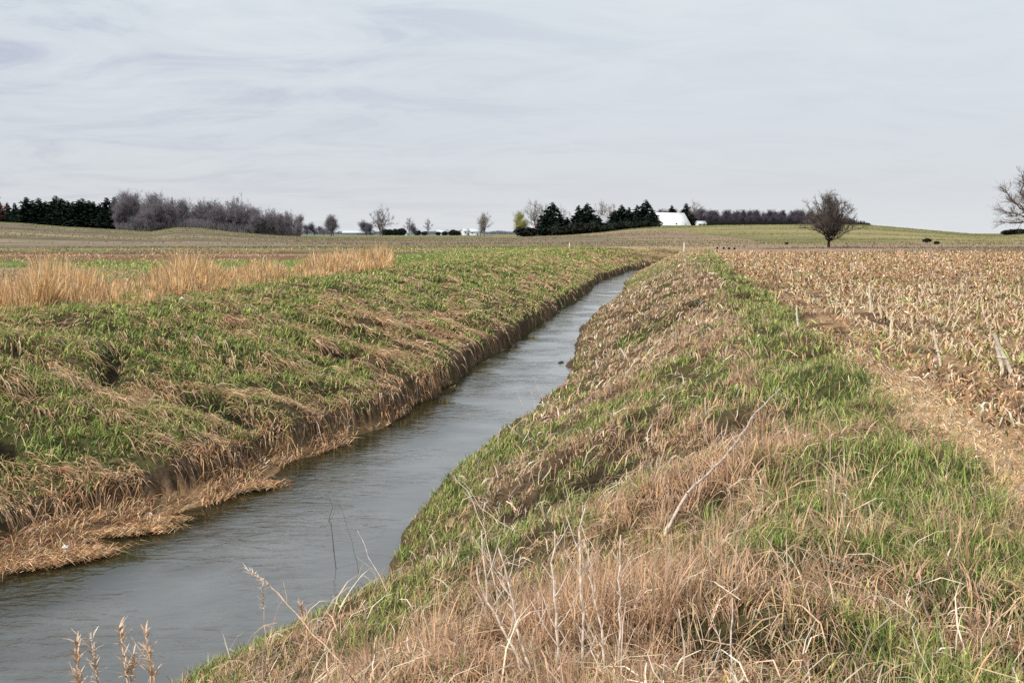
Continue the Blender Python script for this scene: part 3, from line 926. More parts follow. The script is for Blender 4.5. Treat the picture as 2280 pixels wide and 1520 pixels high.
def stem(name, pix, Yb, r0, r1, mat, lab, cat, group=None, twigs=0, head=False, zbase=None, dY=0.0, seed=0):
    """pix: pixel polyline base -> top, standing at about Y=Yb; dY moves the top nearer or farther"""
    rd = random.Random(seed * 7 + 3)
    n = len(pix)
    Yb = hit_y(pix[0][0], min(pix[0][1], 1560)) if Yb is None else Yb
    P = [aty(px, py, Yb - (.42 if name == 'fallen_branch' else 0) + dY * i / (n - 1)) for i, (px, py) in enumerate(pix)]
    b = P[0]; gz = float(T(np.array([b[0]]), np.array([b[1]]))[0]) - .03
    if b[2] > gz:                       # carry the foot down to the ground
        d = (P[0] - P[1]); d /= max(abs(d[2]), .2)
        k = (b[2] - gz)
        foot = np.array([b[0] + max(-1, min(1, d[0])) * k * .5, b[1], gz]); P = [foot] + P
    root = empty(name, tuple(P[0]), 0, lab, cat, group)
    pts = [p - P[0] for p in P]
    # subdivide with a little crookedness
    Q = [pts[0]]
    for a, c in zip(pts[:-1], pts[1:]):
        for t in (.33, .66, 1):
            Q.append(a + (c - a) * t + (np.array([rd.gauss(0, .006), rd.gauss(0, .006), 0]) if t < 1 else 0))
    link('stem', np_mesh('stem', *polytube(Q, r0, r1, 6)), mat, root)
    Q = np.array(Q)
    tot = len(Q)
    for k in range(twigs):
        i = rd.randint(tot // 3, tot - 2); p = Q[i]; d = Q[i + 1] - Q[i]; d = d / max(np.linalg.norm(d), 1e-6)
        s = np.array([rd.choice([-1, 1]) * rd.uniform(.4, .9), rd.uniform(-.4, .4), rd.uniform(.1, .4)])
        l = rd.uniform(.05, .16)
        q = [p, p + (d * .5 + s * .6) * l * .5, p + (d * .9 + s * .8) * l]
        link('twig', np_mesh('twig', *polytube(q, r1 * 1.0, r1 * .4, 4)), mat, root)
    if head:
        it = []
        top = Q[-1]
        for k in range(46):
            t = rd.uniform(-.17, .02); a = rd.uniform(0, 6.28)
            d = Q[-1] - Q[-3]; d = d / np.linalg.norm(d)
            p = top + d * t
            o = np.array([math.cos(a) * .6, math.sin(a) * .6, .0]) * rd.uniform(.015, .075) + d * rd.uniform(.01, .05)
            it.append(ribbon([p, p + o * .5 + [0, 0, .004], p + o], .0075, rd.uniform(-1, 1)))
        v, f = cat_meshes(it)
        link('seed_head', np_mesh('seed_head', v, f), M_STEMPALE if seed % 2 else M_STEMTAN, root)
    return root

G1 = 'pale woody weed stems at the bottom centre'
S = [
 ([(1172, 1519), (1130, 1420), (1085, 1340), (1072, 1180)], None, .0055, 'pale woody stem, leftmost of the bottom clump, bending up and left'),
 ([(1192, 1519), (1160, 1430), (1140, 1330), (1110, 1220)], None, .0055, 'pale woody stem leaning left, second from the left in the bottom clump'),
 ([(1178, 1450), (1190, 1400), (1222, 1345)], None, .004, 'short pale stem curving up to the right between two left leaning stems'),
 ([(1240, 1519), (1238, 1400), (1233, 1290), (1235, 1180)], None, .006, 'thick upright pale stem standing straight near the middle of the bottom clump'),
 ([(1295, 1519), (1298, 1400), (1292, 1280), (1303, 1130)], None, .006, 'tall pale stem, tallest of the bottom clump, with a kinked tip'),
 ([(1350, 1519), (1340, 1400), (1318, 1300), (1310, 1220)], None, .005, 'pale stem crossing leftwards behind the tallest stem'),
 ([(1373, 1519), (1382, 1400), (1376, 1290), (1382, 1190)], None, .005, 'straight pale stem on the right side of the bottom clump'),
 ([(1320, 1400), (1325, 1300), (1300, 1200)], None, .0035, 'thin pale stem behind the middle of the bottom clump'),
 ([(1625, 1519), (1628, 1400), (1630, 1330)], None, .0045, 'single upright pale stem standing right of the bottom clump'),
 ([(1590, 1519), (1600, 1450), (1604, 1400)], None, .0035, 'thin short stem beside the single upright stem right of the clump'),
 ([(1480, 1300), (1492, 1230), (1490, 1190)], None, .003, 'small forked pale stem among brown grass right of centre'),
]
for i, (p, Y, r, lab) in enumerate(S):
    stem('weed_stalk', p, Y, r * 1.25, r * .55, M_STEMPALE, lab, 'weed stalk', G1, twigs=7 if len(p) > 3 else 2, seed=i)
# long curved pale stems that lean over the bank
stem('weed_stalk', [(1110, 1330), (1095, 1270), (1080, 1180), (1040, 1090), (1008, 1060)], None, .005, .0018, M_STEMPALE, 'long pale stem arching left over the bank edge toward the water', 'weed stalk', twigs=4, seed=31, dY=.5)
stem('weed_stalk', [(1165, 1190), (1110, 1160), (1070, 1130), (1030, 1070)], None, .004, .0015, M_STEMPALE, 'forked pale stem lying left across the bank edge grass', 'weed stalk', twigs=4, seed=32, dY=.5)
stem('weed_stalk', [(795, 1519), (740, 1455), (680, 1390), (620, 1320), (555, 1270)], None, .0052, .0018, M_STEMTAN, 'long tan stem leaning left over the water with a tufted tip', 'weed stalk', twigs=5, head=True, seed=33, dY=.2)
stem('weed_stalk', [(870, 1330), (850, 1290), (820, 1240), (795, 1180)], None, .004, .0016, M_STEMPALE, 'pale pointed stem leaning over the water right of the dark twig', 'weed stalk', twigs=1, seed=34, dY=.3)
stem('dead_twig', [(806, 1320), (795, 1250), (775, 1180), (750, 1105)], None, .0035, .0014, M_STEMDARK, 'thin dark twig standing up against the water', 'twig', twigs=1, seed=35)
stem('dead_twig', [(738, 1170), (732, 1160), (740, 1130), (734, 1108)], 10.6, .006, .002, M_STEMDARK, 'small crooked dark twig sticking out of the stream', 'twig', twigs=1, seed=36)
# fallen pale branch on the verge
stem('fallen_branch', [(1530, 1098), (1590, 1040), (1640, 985), (1670, 935), (1715, 885), (1740, 862)], None, .011, .005, M_STEMPALE, 'long pale branch slanting up out of the grass in the middle of the verge', 'branch', twigs=3, seed=37, dY=1.8)
# plume stalks bottom left
for i, (p, lab) in enumerate([
    ([(190, 1600), (182, 1500), (170, 1440)], 'dry stalk with feathery seed head, leftmost in the bottom left corner'),
    ([(225, 1600), (215, 1500), (203, 1430)], 'bare pale stalk tapering upward beside the leftmost seed heads'),
    ([(292, 1600), (280, 1500), (268, 1405)], 'tallest feathery seed head in the bottom left corner'),
    ([(305, 1600), (300, 1520), (296, 1465)], 'low tan seed head in front of the tallest feathery one'),
    ([(346, 1600), (336, 1500), (326, 1418)], 'feathery seed head on the right side of the bottom left group'),
    ([(600, 1500), (594, 1430), (585, 1310)], 'thin drooping tan seed stalk rising beside the long leaning stem'),
    ([(690, 1480), (682, 1400), (668, 1345)], 'small tan seed stalk right of the long leaning stem')]):
    stem('seed_stalk', p, 3.3 if i < 5 else None, .0035, .0018, M_STEMTAN, lab, 'seed stalk', twigs=2, head=True, seed=50 + i)
# thin stalks by the far water edge
for i, (x0, y0, x1, y1, lab) in enumerate([(1168, 925, 1150, 870, 'faint thin stalk standing against the stream, leftmost of three'),
                                      (1192, 915, 1180, 862, 'faint thin stalk standing against the stream, middle of three'),
                                      (1210, 905, 1196, 858, 'faint thin stalk standing against the stream, rightmost of three')]):
    stem('reed_stalk', [(x0, y0), ((x0 + x1) / 2 + 3, (y0 + y1) / 2), (x1, y1)], None, .006, .003, M_STEMTAN, lab, 'stalk', seed=70 + i)

# litter and stones
M_WHITE = solid('white_litter', (.85, .85, .84), 20, .85, 1.05)
M_STONE = solid('pale_stone', (.62, .57, .52), 14, .7, 1.2, bump=.4)
def lump(name, px, py, z, s, mat, lab, cat, group=None, lift=.3):
    x, y = onz(px, py, z)
    if z > WATER + .02: zz = float(T(np.array([x]), np.array([y]))[0])
    else: zz = z
    nu, nv = 12, 8; V = []
    for j in range(nv + 1):
        ph = math.pi * j / nv
        for i in range(nu):
            a = 2 * math.pi * i / nu
            k = 1 + .6 * (float(vnoise(np.array([math.cos(a) * 1.5 + px]), np.array([math.sin(a) * 1.5 + ph * 1.3 + py]), 9)[0]) - .5)
            V.append([s[0] * k * math.sin(ph) * math.cos(a), s[1] * k * math.sin(ph) * math.sin(a), s[2] * k * math.cos(ph)])
    Fq = [[j * nu + i, j * nu + (i + 1) % nu, (j + 1) * nu + (i + 1) % nu, (j + 1) * nu + i] for j in range(nv) for i in range(nu)]
    o = link(name, np_mesh(name, np.array(V), [np.array(Fq)[:, ::-1]]), mat, label=lab, cat=cat, group=group)
    o.location = (x, y, zz + s[2] * lift); o.rotation_euler = (0, 0, random.uniform(0, 3))
lump('litter_scrap', 147, 1226, WATER, (.055, .035, .04), M_WHITE, 'white crumpled scrap of litter on the straw raft by the left waterline', 'litter', lift=.9)
lump('field_stone', 405, 672, .1, (.085, .06, .06), M_STONE, 'larger pale stone in the grass on top of the left bank', 'stone', lift=.9)
lump('field_stone', 388, 682, .1, (.06, .045, .04), M_STONE, 'smaller pale stone just left of the larger one on the left bank', 'stone', lift=.9)
lump('water_stone', 1248, 808, WATER, (.17, .07, .04), M_DARKSOIL, 'flat dark stone breaking the water near the right bank', 'stone')

# ------------------------------------------------------------------ trees
def tree_mat(name, rgb): return solid(name, rgb, 1.5, .8, 1.2, rough=.95, spec=.05)
M_BARK = tree_mat('bark_dark', (.09, .07, .055)); M_TWIG = tree_mat('twig_grey_brown', (.17, .13, .115))
M_TWIGV = tree_mat('twig_violet_grey', (.24, .215, .245)); M_BARKV = tree_mat('bark_violet_grey', (.11, .09, .10))
M_TWIGB = tree_mat('twig_blue_grey', (.15, .15, .19)); M_TWIGP = tree_mat('twig_pale', (.33, .31, .29))  # violet and blue twig greys have distance haze painted in
M_WILLOW = tree_mat('willow_yellow', (.36, .35, .13)); M_RED = tree_mat('budding_red', (.34, .10, .08))
M_CON = tree_mat('conifer_dark', (.018, .03, .022)); M_CONB = tree_mat('conifer_blue', (.03, .05, .05))
M_BUSH = tree_mat('bush_dark', (.03, .035, .028))

def bare_tree(seed, H=1.0, spread=.5, trunk=.22, dens=1.0, up=.5, thin=1.0, limb0=.2):
    """unit-height bare tree. returns trunk segs, crown segs"""
    rd = random.Random(seed)
    T0 = []; T1 = []
    def grow(p, d, l, r, lev):
        n = [5, 4, 4, 3, 2][lev]
        q = p; dd = d
        pts = [p]
        for i in range(n):
            j = Vector((rd.gauss(0, 1), rd.gauss(0, 1), rd.gauss(0, .7))) * (.10, .20, .26, .3, .35)[lev]
            dd = (dd + j + Vector((0, 0, up * (.05, .16, .14, .08, .03)[lev]))).normalized()
            q2 = q + dd * (l / n)
            r0 = r * (1 - i / n * .65); r1 = r * (1 - (i + 1) / n * .65)
            (T0 if lev <= 1 else T1).append((tuple(q), tuple(q2), r0, r1))
            pts.append(q2); q = q2
            if lev < 4:
                t = (i + 1) / n
                kids = {0: 3.0, 1: 2.2, 2: 2.4, 3: 2.4}[lev] * dens
                if lev == 0 and t < limb0 + .1: kids = 1.0
                k = int(kids) + (rd.random() < kids % 1)
                for _ in range(k):
                    a = rd.uniform(0, 6.283)
                    perp = dd.orthogonal().normalized(); perp.rotate(__import__('mathutils').Quaternion(dd, a))
                    ang = rd.uniform(.5, 1.05) if lev > 0 else rd.uniform(.55, 1.35) * (1.15 - .6 * t) * (spread * 2)
                    nd = (dd * math.cos(ang) + perp * math.sin(ang)).normalized()
                    base = {0: .52, 1: .26, 2: .14, 3: .075}[lev] * rd.uniform(.6, 1.15)
                    if lev == 0: base *= (1.0 - .35 * t)
                    pos = q - dd * (l / n) * rd.random()
                    grow(pos, nd, base * (1 if lev else (.6 + spread * .8)), r1 * .5 + .0008 * thin, lev + 1)
    # trunk stretches through the crown
    grow(Vector((0, 0, -.02)), Vector((0, 0, 1)), .62, .022 * (trunk / .22), 0)
    out = []
    mz = max(s[1][2] for s in T0 + T1)
    for S_ in (T0, T1):
        P0 = np.array([s[0] for s in S_]) / mz; P1 = np.array([s[1] for s in S_]) / mz
        out.append((P0, P1, np.array([s[2] for s in S_]), np.array([s[3] for s in S_])))
    return out

def make_bare(name_mesh, seed, rmin, mat_t, mat_c, lo=None, **kw):
    tr, cr = bare_tree(seed, **kw)
    if lo is not None:
        keep = (cr[0][:, 2] > lo)
        cr = tuple(a[keep] for a in cr)
    mt = np_mesh(name_mesh + '_trunk', *tubes(tr[0], tr[1], np.maximum(tr[2], rmin), np.maximum(tr[3], rmin), 5))
    mc = np_mesh(name_mesh + '_crown', *tubes(cr[0], cr[1], np.maximum(cr[2], rmin), np.maximum(cr[3], rmin * .7), 3))
    mt.materials.append(mat_t); mc.materials.append(mat_c)
    return mt, mc, tr, cr

def fan_tree(seed, wide=.5, trunk=.2, r0=.03, nl=16, nb=9, nt_=7, rmin=.0013, mats=None, name='fan_tree', low=-.05, lowdeg=-12):
    """open grown crown: limbs fan from a short trunk out to a rounded hull; unit height"""
    rd = np.random.default_rng(seed)
    T0 = []; C0 = []
    def path(a, b, n, bend, r0, r1, store, jit):
        pts = []; L = np.linalg.norm(b - a)
        mid = (a + b) / 2 + np.array(bend)
        for i in range(n + 1):
            t = i / n
            p = a * (1 - t) ** 2 + mid * 2 * t * (1 - t) + b * t * t
            if 0 < i < n: p = p + rd.normal(0, jit * L, 3)
            pts.append(p)
        for i in range(n):
            store.append((pts[i], pts[i + 1], r0 + (r1 - r0) * i / n, r0 + (r1 - r0) * (i + 1) / n))
        return pts
    base = path(np.array([0, 0, -.02]), np.array([rd.normal(0, .01), 0, trunk + .18]), 5, (0, 0, 0), r0, r0 * .5, T0, .01)
    cz = trunk + (1 - trunk) * .42; hz = 1 - cz
    for i in range(nl):
        el = math.asin(np.clip(low * 4 + (1 - low * 4) * ((i + .5) / nl) ** 1.0, -1, 1)) if False else math.radians(lowdeg + (88 - lowdeg) * ((i + .5) / nl) ** .8)
        az = i * 2.4 + rd.normal(0, .3)
        k = rd.uniform(.8, 1.05)
        e = np.array([math.cos(el) * math.cos(az) * wide * k, math.cos(el) * math.sin(az) * wide * k, cz + math.sin(el) * hz * k - .10 * max(0, math.cos(el))])
        j = rd.integers(2, 6)
        s0 = base[j]
        L = np.linalg.norm(e - s0)
        pts = path(s0, e, 6, (0, 0, .10 * L * (1 if el < .8 else 0)), r0 * .42, r0 * .08, T0, .035)
        for _ in range(nb):
            m = rd.integers(1, 6); t = rd.random()
            p = pts[m] * (1 - t) + pts[m + 1 if m < 6 else 6] * t
            d = (pts[6] - pts[0]); d = d / np.linalg.norm(d)
            q = d * rd.uniform(.5, 1) + rd.normal(0, .55, 3) + np.array([0, 0, .25]); q /= np.linalg.norm(q)
            l = rd.uniform(.10, .24) * (1.15 - m / 8)
            b = path(p, p + q * l, 4, rd.normal(0, .02, 3), r0 * .14, r0 * .05, C0, .05)
            for _ in range(nt_):
                m2 = rd.integers(0, 4); t = rd.random()
                p2 = b[m2] * (1 - t) + b[m2 + 1] * t
                q2 = q * .7 + rd.normal(0, .5, 3) + np.array([0, 0, .2]); q2 /= np.linalg.norm(q2)
                l2 = rd.uniform(.04, .10)
                e2 = path(p2, p2 + q2 * l2, 2, rd.normal(0, .005, 3), rmin * 1.1, rmin * .7, C0, .05)
                for _ in range(2):
                    q3 = q2 + rd.normal(0, .5, 3); q3 /= np.linalg.norm(q3)
                    p3 = e2[rd.integers(0, 3)]
                    C0.append((p3, p3 + q3 * rd.uniform(.02, .055), rmin * .8, rmin * .5))
    out = []
    for S_, nm, mt, sd, lo_ in ((T0, '_trunk', mats[0], 5, rmin), (C0, '_crown', mats[1], 3, rmin * .6)):
        me = np_mesh(name + nm, *tubes(np.array([a[0] for a in S_]), np.array([a[1] for a in S_]), np.maximum([a[2] for a in S_], lo_), np.maximum([a[3] for a in S_], lo_ * .8), sd))
        me.materials.append(mt); out.append(me)
    return tuple(out)

def conifer(seed, n_lev=26, w=.22, ragged=.25, col=M_CON, base=.04):
    rd = np.random.default_rng(seed)
    V = []; q = []; k = 0
    P0 = []; P1 = []; R0 = []; R1 = []
    for i in range(n_lev):
        z = base + (1 - base) * (i / n_lev) ** .95
        rr = w * (1 - ((z - base) / (1 - base)) ** 1.25) * (1 if z > .1 else .8) + .012
        m = max(5, int(16 * (rr / w) + 3))
        for j in range(m):
            a = rd.uniform(0, 6.283); L = rr * rd.uniform(1 - ragged * 1.6, 1 + ragged * .8)
            d = np.array([math.cos(a), math.sin(a), rd.uniform(-.35, .25)])
            # branch spray: a few overlapping needles fans
            for s in range(7):
                t0 = rd.uniform(.05, .8); p = np.array([0, 0, z]) + d * L * t0
                e = p + (d + rd.normal(0, .45, 3)) * L * rd.uniform(.25, .45) + np.array([0, 0, -.012])
                side = np.cross(e - p, rd.normal(0, 1, 3)); nn = np.linalg.norm(side)
                if nn < 1e-6: continue
                side = side / nn * rd.uniform(.010, .022)
                V += [p - side * .6, p + side * .6, e + side, e - side]
                q.append([k, k + 1, k + 2, k + 3]); k += 4
    mc = np_mesh('conifer_crown', np.array(V), [np.array(q)]); mc.materials.append(col)
    mt = np_mesh('conifer_trunk', *tubes([[0, 0, -.02], [0, 0, .5]], [[0, 0, .5], [0, 0, .97]], [.022, .013], [.013, .003], 6)); mt.materials.append(M_BARK)
    return mt, mc

BARE = [make_bare('bare_tree', 100 + i, .0011, M_BARKV, M_TWIGV, spread=s, up=u, dens=d) for i, (s, u, d) in enumerate([(.40, .9, .95), (.33, 1.2, .9), (.46, .8, .95), (.36, 1.0, 1.0), (.30, 1.3, .9)])]
BAREB = []
for m in BARE[:3]:
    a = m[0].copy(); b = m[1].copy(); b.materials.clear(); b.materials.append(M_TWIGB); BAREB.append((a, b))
BAREP = []
for m in BARE[:2]:
    a = m[0].copy(); b = m[1].copy(); b.materials.clear(); b.materials.append(M_TWIGP); BAREP.append((a, b))
b = BARE[3][1].copy(); b.materials.clear(); b.materials.append(M_TWIG); BARES = (BARE[3][0], b)
CON = [conifer(200 + i, w=w, ragged=r) for i, (w, r) in enumerate([(.24, .3), (.28, .35), (.24, .22), (.34, .35)])]
CONF = []
for m in CON[:2]:
    b = m[1].copy(); b.materials.clear(); b.materials.append(M_CONB); CONF.append((m[0], b))

FANV = [fan_tree(300 + i, wide=w_, trunk=t_, nl=12, nb=7, nt_=6, rmin=.0022, mats=(M_BARKV, M_TWIGV), r0=.026) for i, (w_, t_) in enumerate([(.50, .16), (.40, .2), (.46, .12)])]
def remat(m, mat):
    b = m[1].copy(); b.materials.clear(); b.materials.append(mat); return (m[0], b)
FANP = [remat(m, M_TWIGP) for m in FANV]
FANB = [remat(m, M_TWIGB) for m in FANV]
def bush_mesh(seed, n=900):
    rd = np.random.default_rng(seed)
    c = rd.normal(0, 1, (n, 3)); c /= np.linalg.norm(c, axis=1, keepdims=True)
    c *= rd.uniform(.5, 1, (n, 1)) * (.75 + .35 * vnoise(c[:, :1] * 2 + 5, c[:, 1:2] * 2 + c[:, 2:] * 1.7, seed))
    c = c * [.5, .5, .5] + [0, 0, .42]; c[:, 2] = np.maximum(c[:, 2], .02)
    a = rd.normal(0, .05, (n, 3)); b = rd.normal(0, .05, (n, 3))
    V = np.stack([c - a, c + b, c + a, c - b], 1).reshape(-1, 3)
    m = np_mesh('bush_crown', V, [np.arange(n * 4).reshape(n, 4)]); m.materials.append(M_BUSH)
    t = np_mesh('bush_stem', *tubes([[0, 0, -.05], [0, 0, .1], [0, 0, .1]], [[0, 0, .1], [.15, .05, .45], [-.15, .1, .45]], [.05, .03, .03], [.04, .01, .01], 5)); t.materials.append(M_BARK)
    return t, m
BUSH = [bush_mesh(i) for i in (1, 2, 3)]
def plant(name, meshes, px, top, Y, wide=1.0, lab='', cat='tree', group=None, sink=0.0):
    p = aty(px, 520, Y); x = p[0]
    z = float(T(np.array([x]), np.array([Y]))[0]) - sink
    zt = aty(px, top, Y)[2]
    h = max(zt - z, .28)
    o = empty(name, (x, Y, z), random.uniform(0, 6.28), lab, cat, group, (h * wide, h * wide, h))
    link('trunk', meshes[0], None, o); link('crown', meshes[1], None, o)
    return o

# left: dark conifer row
for i, (px, top, Y, v, w) in enumerate([(62, 440, 505, 0, 1.3), (76, 447, 520, 2, 1.5), (90, 442, 505, 0, 1.3), (106, 449, 515, 1, 1.2), (119, 452, 505, 3, 1.0), (129, 437, 512, 2, 1.5), (141, 443, 505, 0, 1.3),
                                 (153, 448, 515, 1, 1.2), (166, 450, 505, 3, 1.), (178, 446, 512, 0, 1.2), (188, 443, 505, 2, 1.5), (200, 447, 515, 1, 1.2), (211, 450, 505, 0, 1.3), (224, 455, 512, 3, 1.),
                                 (241, 441, 508, 2, 1.5), (258, 439, 512, 0, 1.1), (233, 462, 500, 1, 1.2), (250, 462, 500, 3, 1.0)]):
    w *= 1.5; top -= 3
    lab = {0: 'dark conifer at the left end of the evergreen row', 5: 'tallest pointed dark conifer in the middle of the evergreen row', 15: 'dark conifer at the right end of the evergreen row beside the bare trees'}.get(i)
    if lab: plant('conifer_tree', CON[v], px, top, Y, w, lab)
    else: plant('conifer_tree', CON[v], px, top, Y, w, 'dark conifer inside the dense evergreen row on the left', group='dark evergreen row on the left')
plant('conifer_tree', CON[3], 3, 447, 470, 1.0, 'dark conifer cut by the left picture edge')
plant('conifer_tree', CON[1], 20, 449, 560, 1.1, 'hazy dark conifer left of the gap in the evergreen row')
plant('conifer_tree', CON[0], 36, 450, 570, 1.2, 'slim dark conifer just left of the gap in the evergreen row')
rt = BARE[2][1].copy(); rt.materials.clear(); rt.materials.append(M_RED)
plant('red_tree', (BARE[2][0], rt), -6, 425, 450, .9, 'reddish budding tree at the left picture edge')
# left: bare woodland
gl = 'bare trees in the woodland left of the plain'
k = 0
for px, top, Y, w in [(285, 428, 500, 1.0), (300, 416, 505, 1.0), (322, 420, 508, 1.0), (340, 424, 512, 1.0), (270, 455, 495, 1.1), (310, 455, 490, 1.2), (335, 462, 488, 1.1)]:
    lab = {300: 'tall bare tree with the highest crown in the left woodland', 270: 'low bare tree where the evergreens meet the left woodland'}.get(px, None)
    plant('bare_tree', BARE[k % 5], px, top, Y, w, lab or 'broad bare tree in the tall clump right of the evergreens', group=None if lab else 'tall bare clump right of the evergreens'); k += 1
xs = list(np.arange(352, 668, 8.0))
for j, px in enumerate(xs):
    top = np.interp(px, [350, 380, 450, 500, 530, 560, 600, 640, 668], [430, 441, 444, 448, 446, 454, 463, 470, 476]) + random.uniform(-5, 6)
    plant('bare_tree', (FANV[k % 3] if k % 2 else BARE[k % 5]), px, top, random.uniform(503, 530), random.uniform(.65, .95), 'bare tree in the long violet grey woodland on the left', group=gl); k += 1
    if j % 2 == 0:
        plant('bare_tree', BARE[(k + 2) % 5], px + 3, top + 12, random.uniform(500, 512), random.uniform(1.0, 1.3), 'low bare tree at the foot of the left woodland', group='low bare trees at the edge of the left woodland'); k += 1
plant('bare_tree', FANV[0], 533, 434, 530, .8, 'bare tree rising above its neighbours in the left woodland')
# middle distance
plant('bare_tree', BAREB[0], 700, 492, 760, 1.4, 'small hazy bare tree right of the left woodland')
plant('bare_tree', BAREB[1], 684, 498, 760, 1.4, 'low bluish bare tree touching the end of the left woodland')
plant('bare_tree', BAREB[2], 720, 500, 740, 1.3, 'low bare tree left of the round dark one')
plant('bare_tree', BARE[3], 738, 474, 700, 1.1, 'round dark bare tree standing at the end of the left woodland')
plant('bare_tree', BARE[2], 742, 482, 700, 1.0, 'dark bare tree leaning against the round one')
plant('bare_tree', FANV[0], 851, 459, 640, 1.0, 'large round crowned bare tree standing alone on the plain')
plant('bare_tree', FANV[2], 846, 466, 642, .8, 'second stem of the large round crowned bare tree on the plain')
plant('bare_tree', BAREB[0], 815, 486, 800, 1.3, 'low bluish bare tree left of the large round crowned one')
plant('bare_tree', BAREB[1], 826, 492, 800, 1.4, 'low bluish bare tree hugging the large round crowned one')
plant('bare_tree', FANV[1], 911, 484, 760, 1.0, 'bare tree with dark forked trunk right of the large round crowned one')
plant('bare_tree', BAREB[2], 924, 494, 780, 1.0, 'pale bare tree behind the dark forked one')
plant('bare_tree', FANV[1], 953, 486, 800, .8, 'slim bare tree between the forked tree and the far barns')
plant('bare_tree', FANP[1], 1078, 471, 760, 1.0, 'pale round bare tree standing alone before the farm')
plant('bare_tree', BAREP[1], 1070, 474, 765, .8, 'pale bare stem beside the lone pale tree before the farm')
for px, top in [(880, 505), (893, 503), (868, 506), (1008, 507), (1018, 510), (990, 511), (976, 512), (930, 509), (945, 511), (860, 505)]:
    plant('bush', BUSH[int(px) % 3], px, top + 3, 900, 1.5, 'small dark bush on the far plain', 'bush', 'small dark bushes on the far plain')
# far tree line on the horizon, distance haze painted into its colour
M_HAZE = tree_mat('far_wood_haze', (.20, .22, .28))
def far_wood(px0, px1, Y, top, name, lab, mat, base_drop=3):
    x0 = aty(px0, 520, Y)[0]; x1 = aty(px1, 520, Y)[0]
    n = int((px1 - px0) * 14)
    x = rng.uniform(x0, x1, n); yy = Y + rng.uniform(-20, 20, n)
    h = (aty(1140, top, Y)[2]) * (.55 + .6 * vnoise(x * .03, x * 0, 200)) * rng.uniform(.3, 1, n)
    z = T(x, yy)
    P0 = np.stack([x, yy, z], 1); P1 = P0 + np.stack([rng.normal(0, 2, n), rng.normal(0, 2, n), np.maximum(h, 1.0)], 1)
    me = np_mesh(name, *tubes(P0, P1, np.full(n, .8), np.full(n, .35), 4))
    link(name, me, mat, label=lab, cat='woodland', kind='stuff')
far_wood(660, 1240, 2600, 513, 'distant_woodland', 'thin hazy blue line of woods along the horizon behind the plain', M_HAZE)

# farmstead trees
wl = BARE[1][1].copy(); wl.materials.clear(); wl.materials.append(M_WILLOW)
wl2 = BARE[3][1].copy(); wl2.materials.clear(); wl2.materials.append(M_WILLOW)
plant('willow_tree', (BARE[1][0], wl), 1152, 463, 470, .8, 'yellow green budding willow at the left end of the farm')
plant('willow_tree', (BARE[3][0], wl2), 1163, 486, 455, 1.5, 'low spreading yellow green bush at the left end of the farm')
for px, top, Y, w, lab in [(1190, 445, 500, 1.0, 'wide pale bare tree above the left farm roofs'), (1205, 450, 505, .9, 'pale bare tree left of the first farm conifer'), (1250, 458, 500, .7, 'slim bare tree between the first two farm conifers'),
                           (1340, 447, 500, 1.0, 'broad pale bare tree above the grey farmhouse'), (1362, 450, 505, .9, 'pale bare tree right of the grey farmhouse'), (1545, 446, 560, .9, 'thin bare tree rising above the long right woodland')]:
    plant('bare_tree', FANP[k % 3], px, top, Y, w, lab); k += 1
for px, top, Y, v, w, lab in [
    (1229, 450, 470, 1, 1.25, 'first tall pointed conifer on the left of the farm'), (1220, 470, 465, 3, 1.2, 'lower conifer leaning on the first tall one'),
    (1288, 457, 470, 0, 1.1, 'narrow conifer left of the second tall one'), (1308, 452, 470, 1, 1.2, 'tall dark conifer between the white and grey farmhouses'),
    (1383, 456, 475, 1, 1.2, 'dark conifer just right of the grey farmhouse'), (1400, 462, 475, 3, 1.1, 'broad dark conifer in the middle of the right farm group'),
    (1418, 457, 478, 0, 1.2, 'slim dark conifer left of the tallest one'), (1437, 445, 478, 1, 1.25, 'tallest dark conifer next to the white barn roof'),
    (1368, 468, 478, 3, 1.0, 'low dark conifer against the grey farmhouse'), (1451, 468, 462, 3, 1.1, 'low dark conifer touching the barn roof edge'),
    (1495, 458, 560, 2, 1.3, 'small conifer top showing above the white barn roof'), (1527, 453, 560, 0, 1.2, 'conifer behind the right end of the barn roof')]:
    plant('conifer_tree', CON[v], px, top - 2, Y, w * 1.4, lab)
for i, (px, top, w) in enumerate([(1168, 503, 2.2), (1178, 506, 2.), (1236, 500, 1.6), (1250, 502, 1.8), (1262, 498, 1.5), (1274, 499, 1.8), (1286, 492, 1.5), (1298, 496, 1.6), (1318, 492, 1.6), (1330, 498, 1.8), (1342, 501, 1.9), (1356, 494, 1.5), (1368, 495, 1.5),
                             (1382, 492, 1.5), (1396, 490, 1.4), (1410, 492, 1.4), (1424, 490, 1.4), (1440, 490, 1.4), (1456, 495, 1.6), (1468, 500, 1.7), (1492, 502, 2.0)]):
    plant('evergreen_shrub', BUSH[i % 3], px, top, 452 + (i % 3) * 4, w, 'dark evergreen shrub at the foot of the farm trees', 'shrub', 'dark shrubs along the front of the farm')
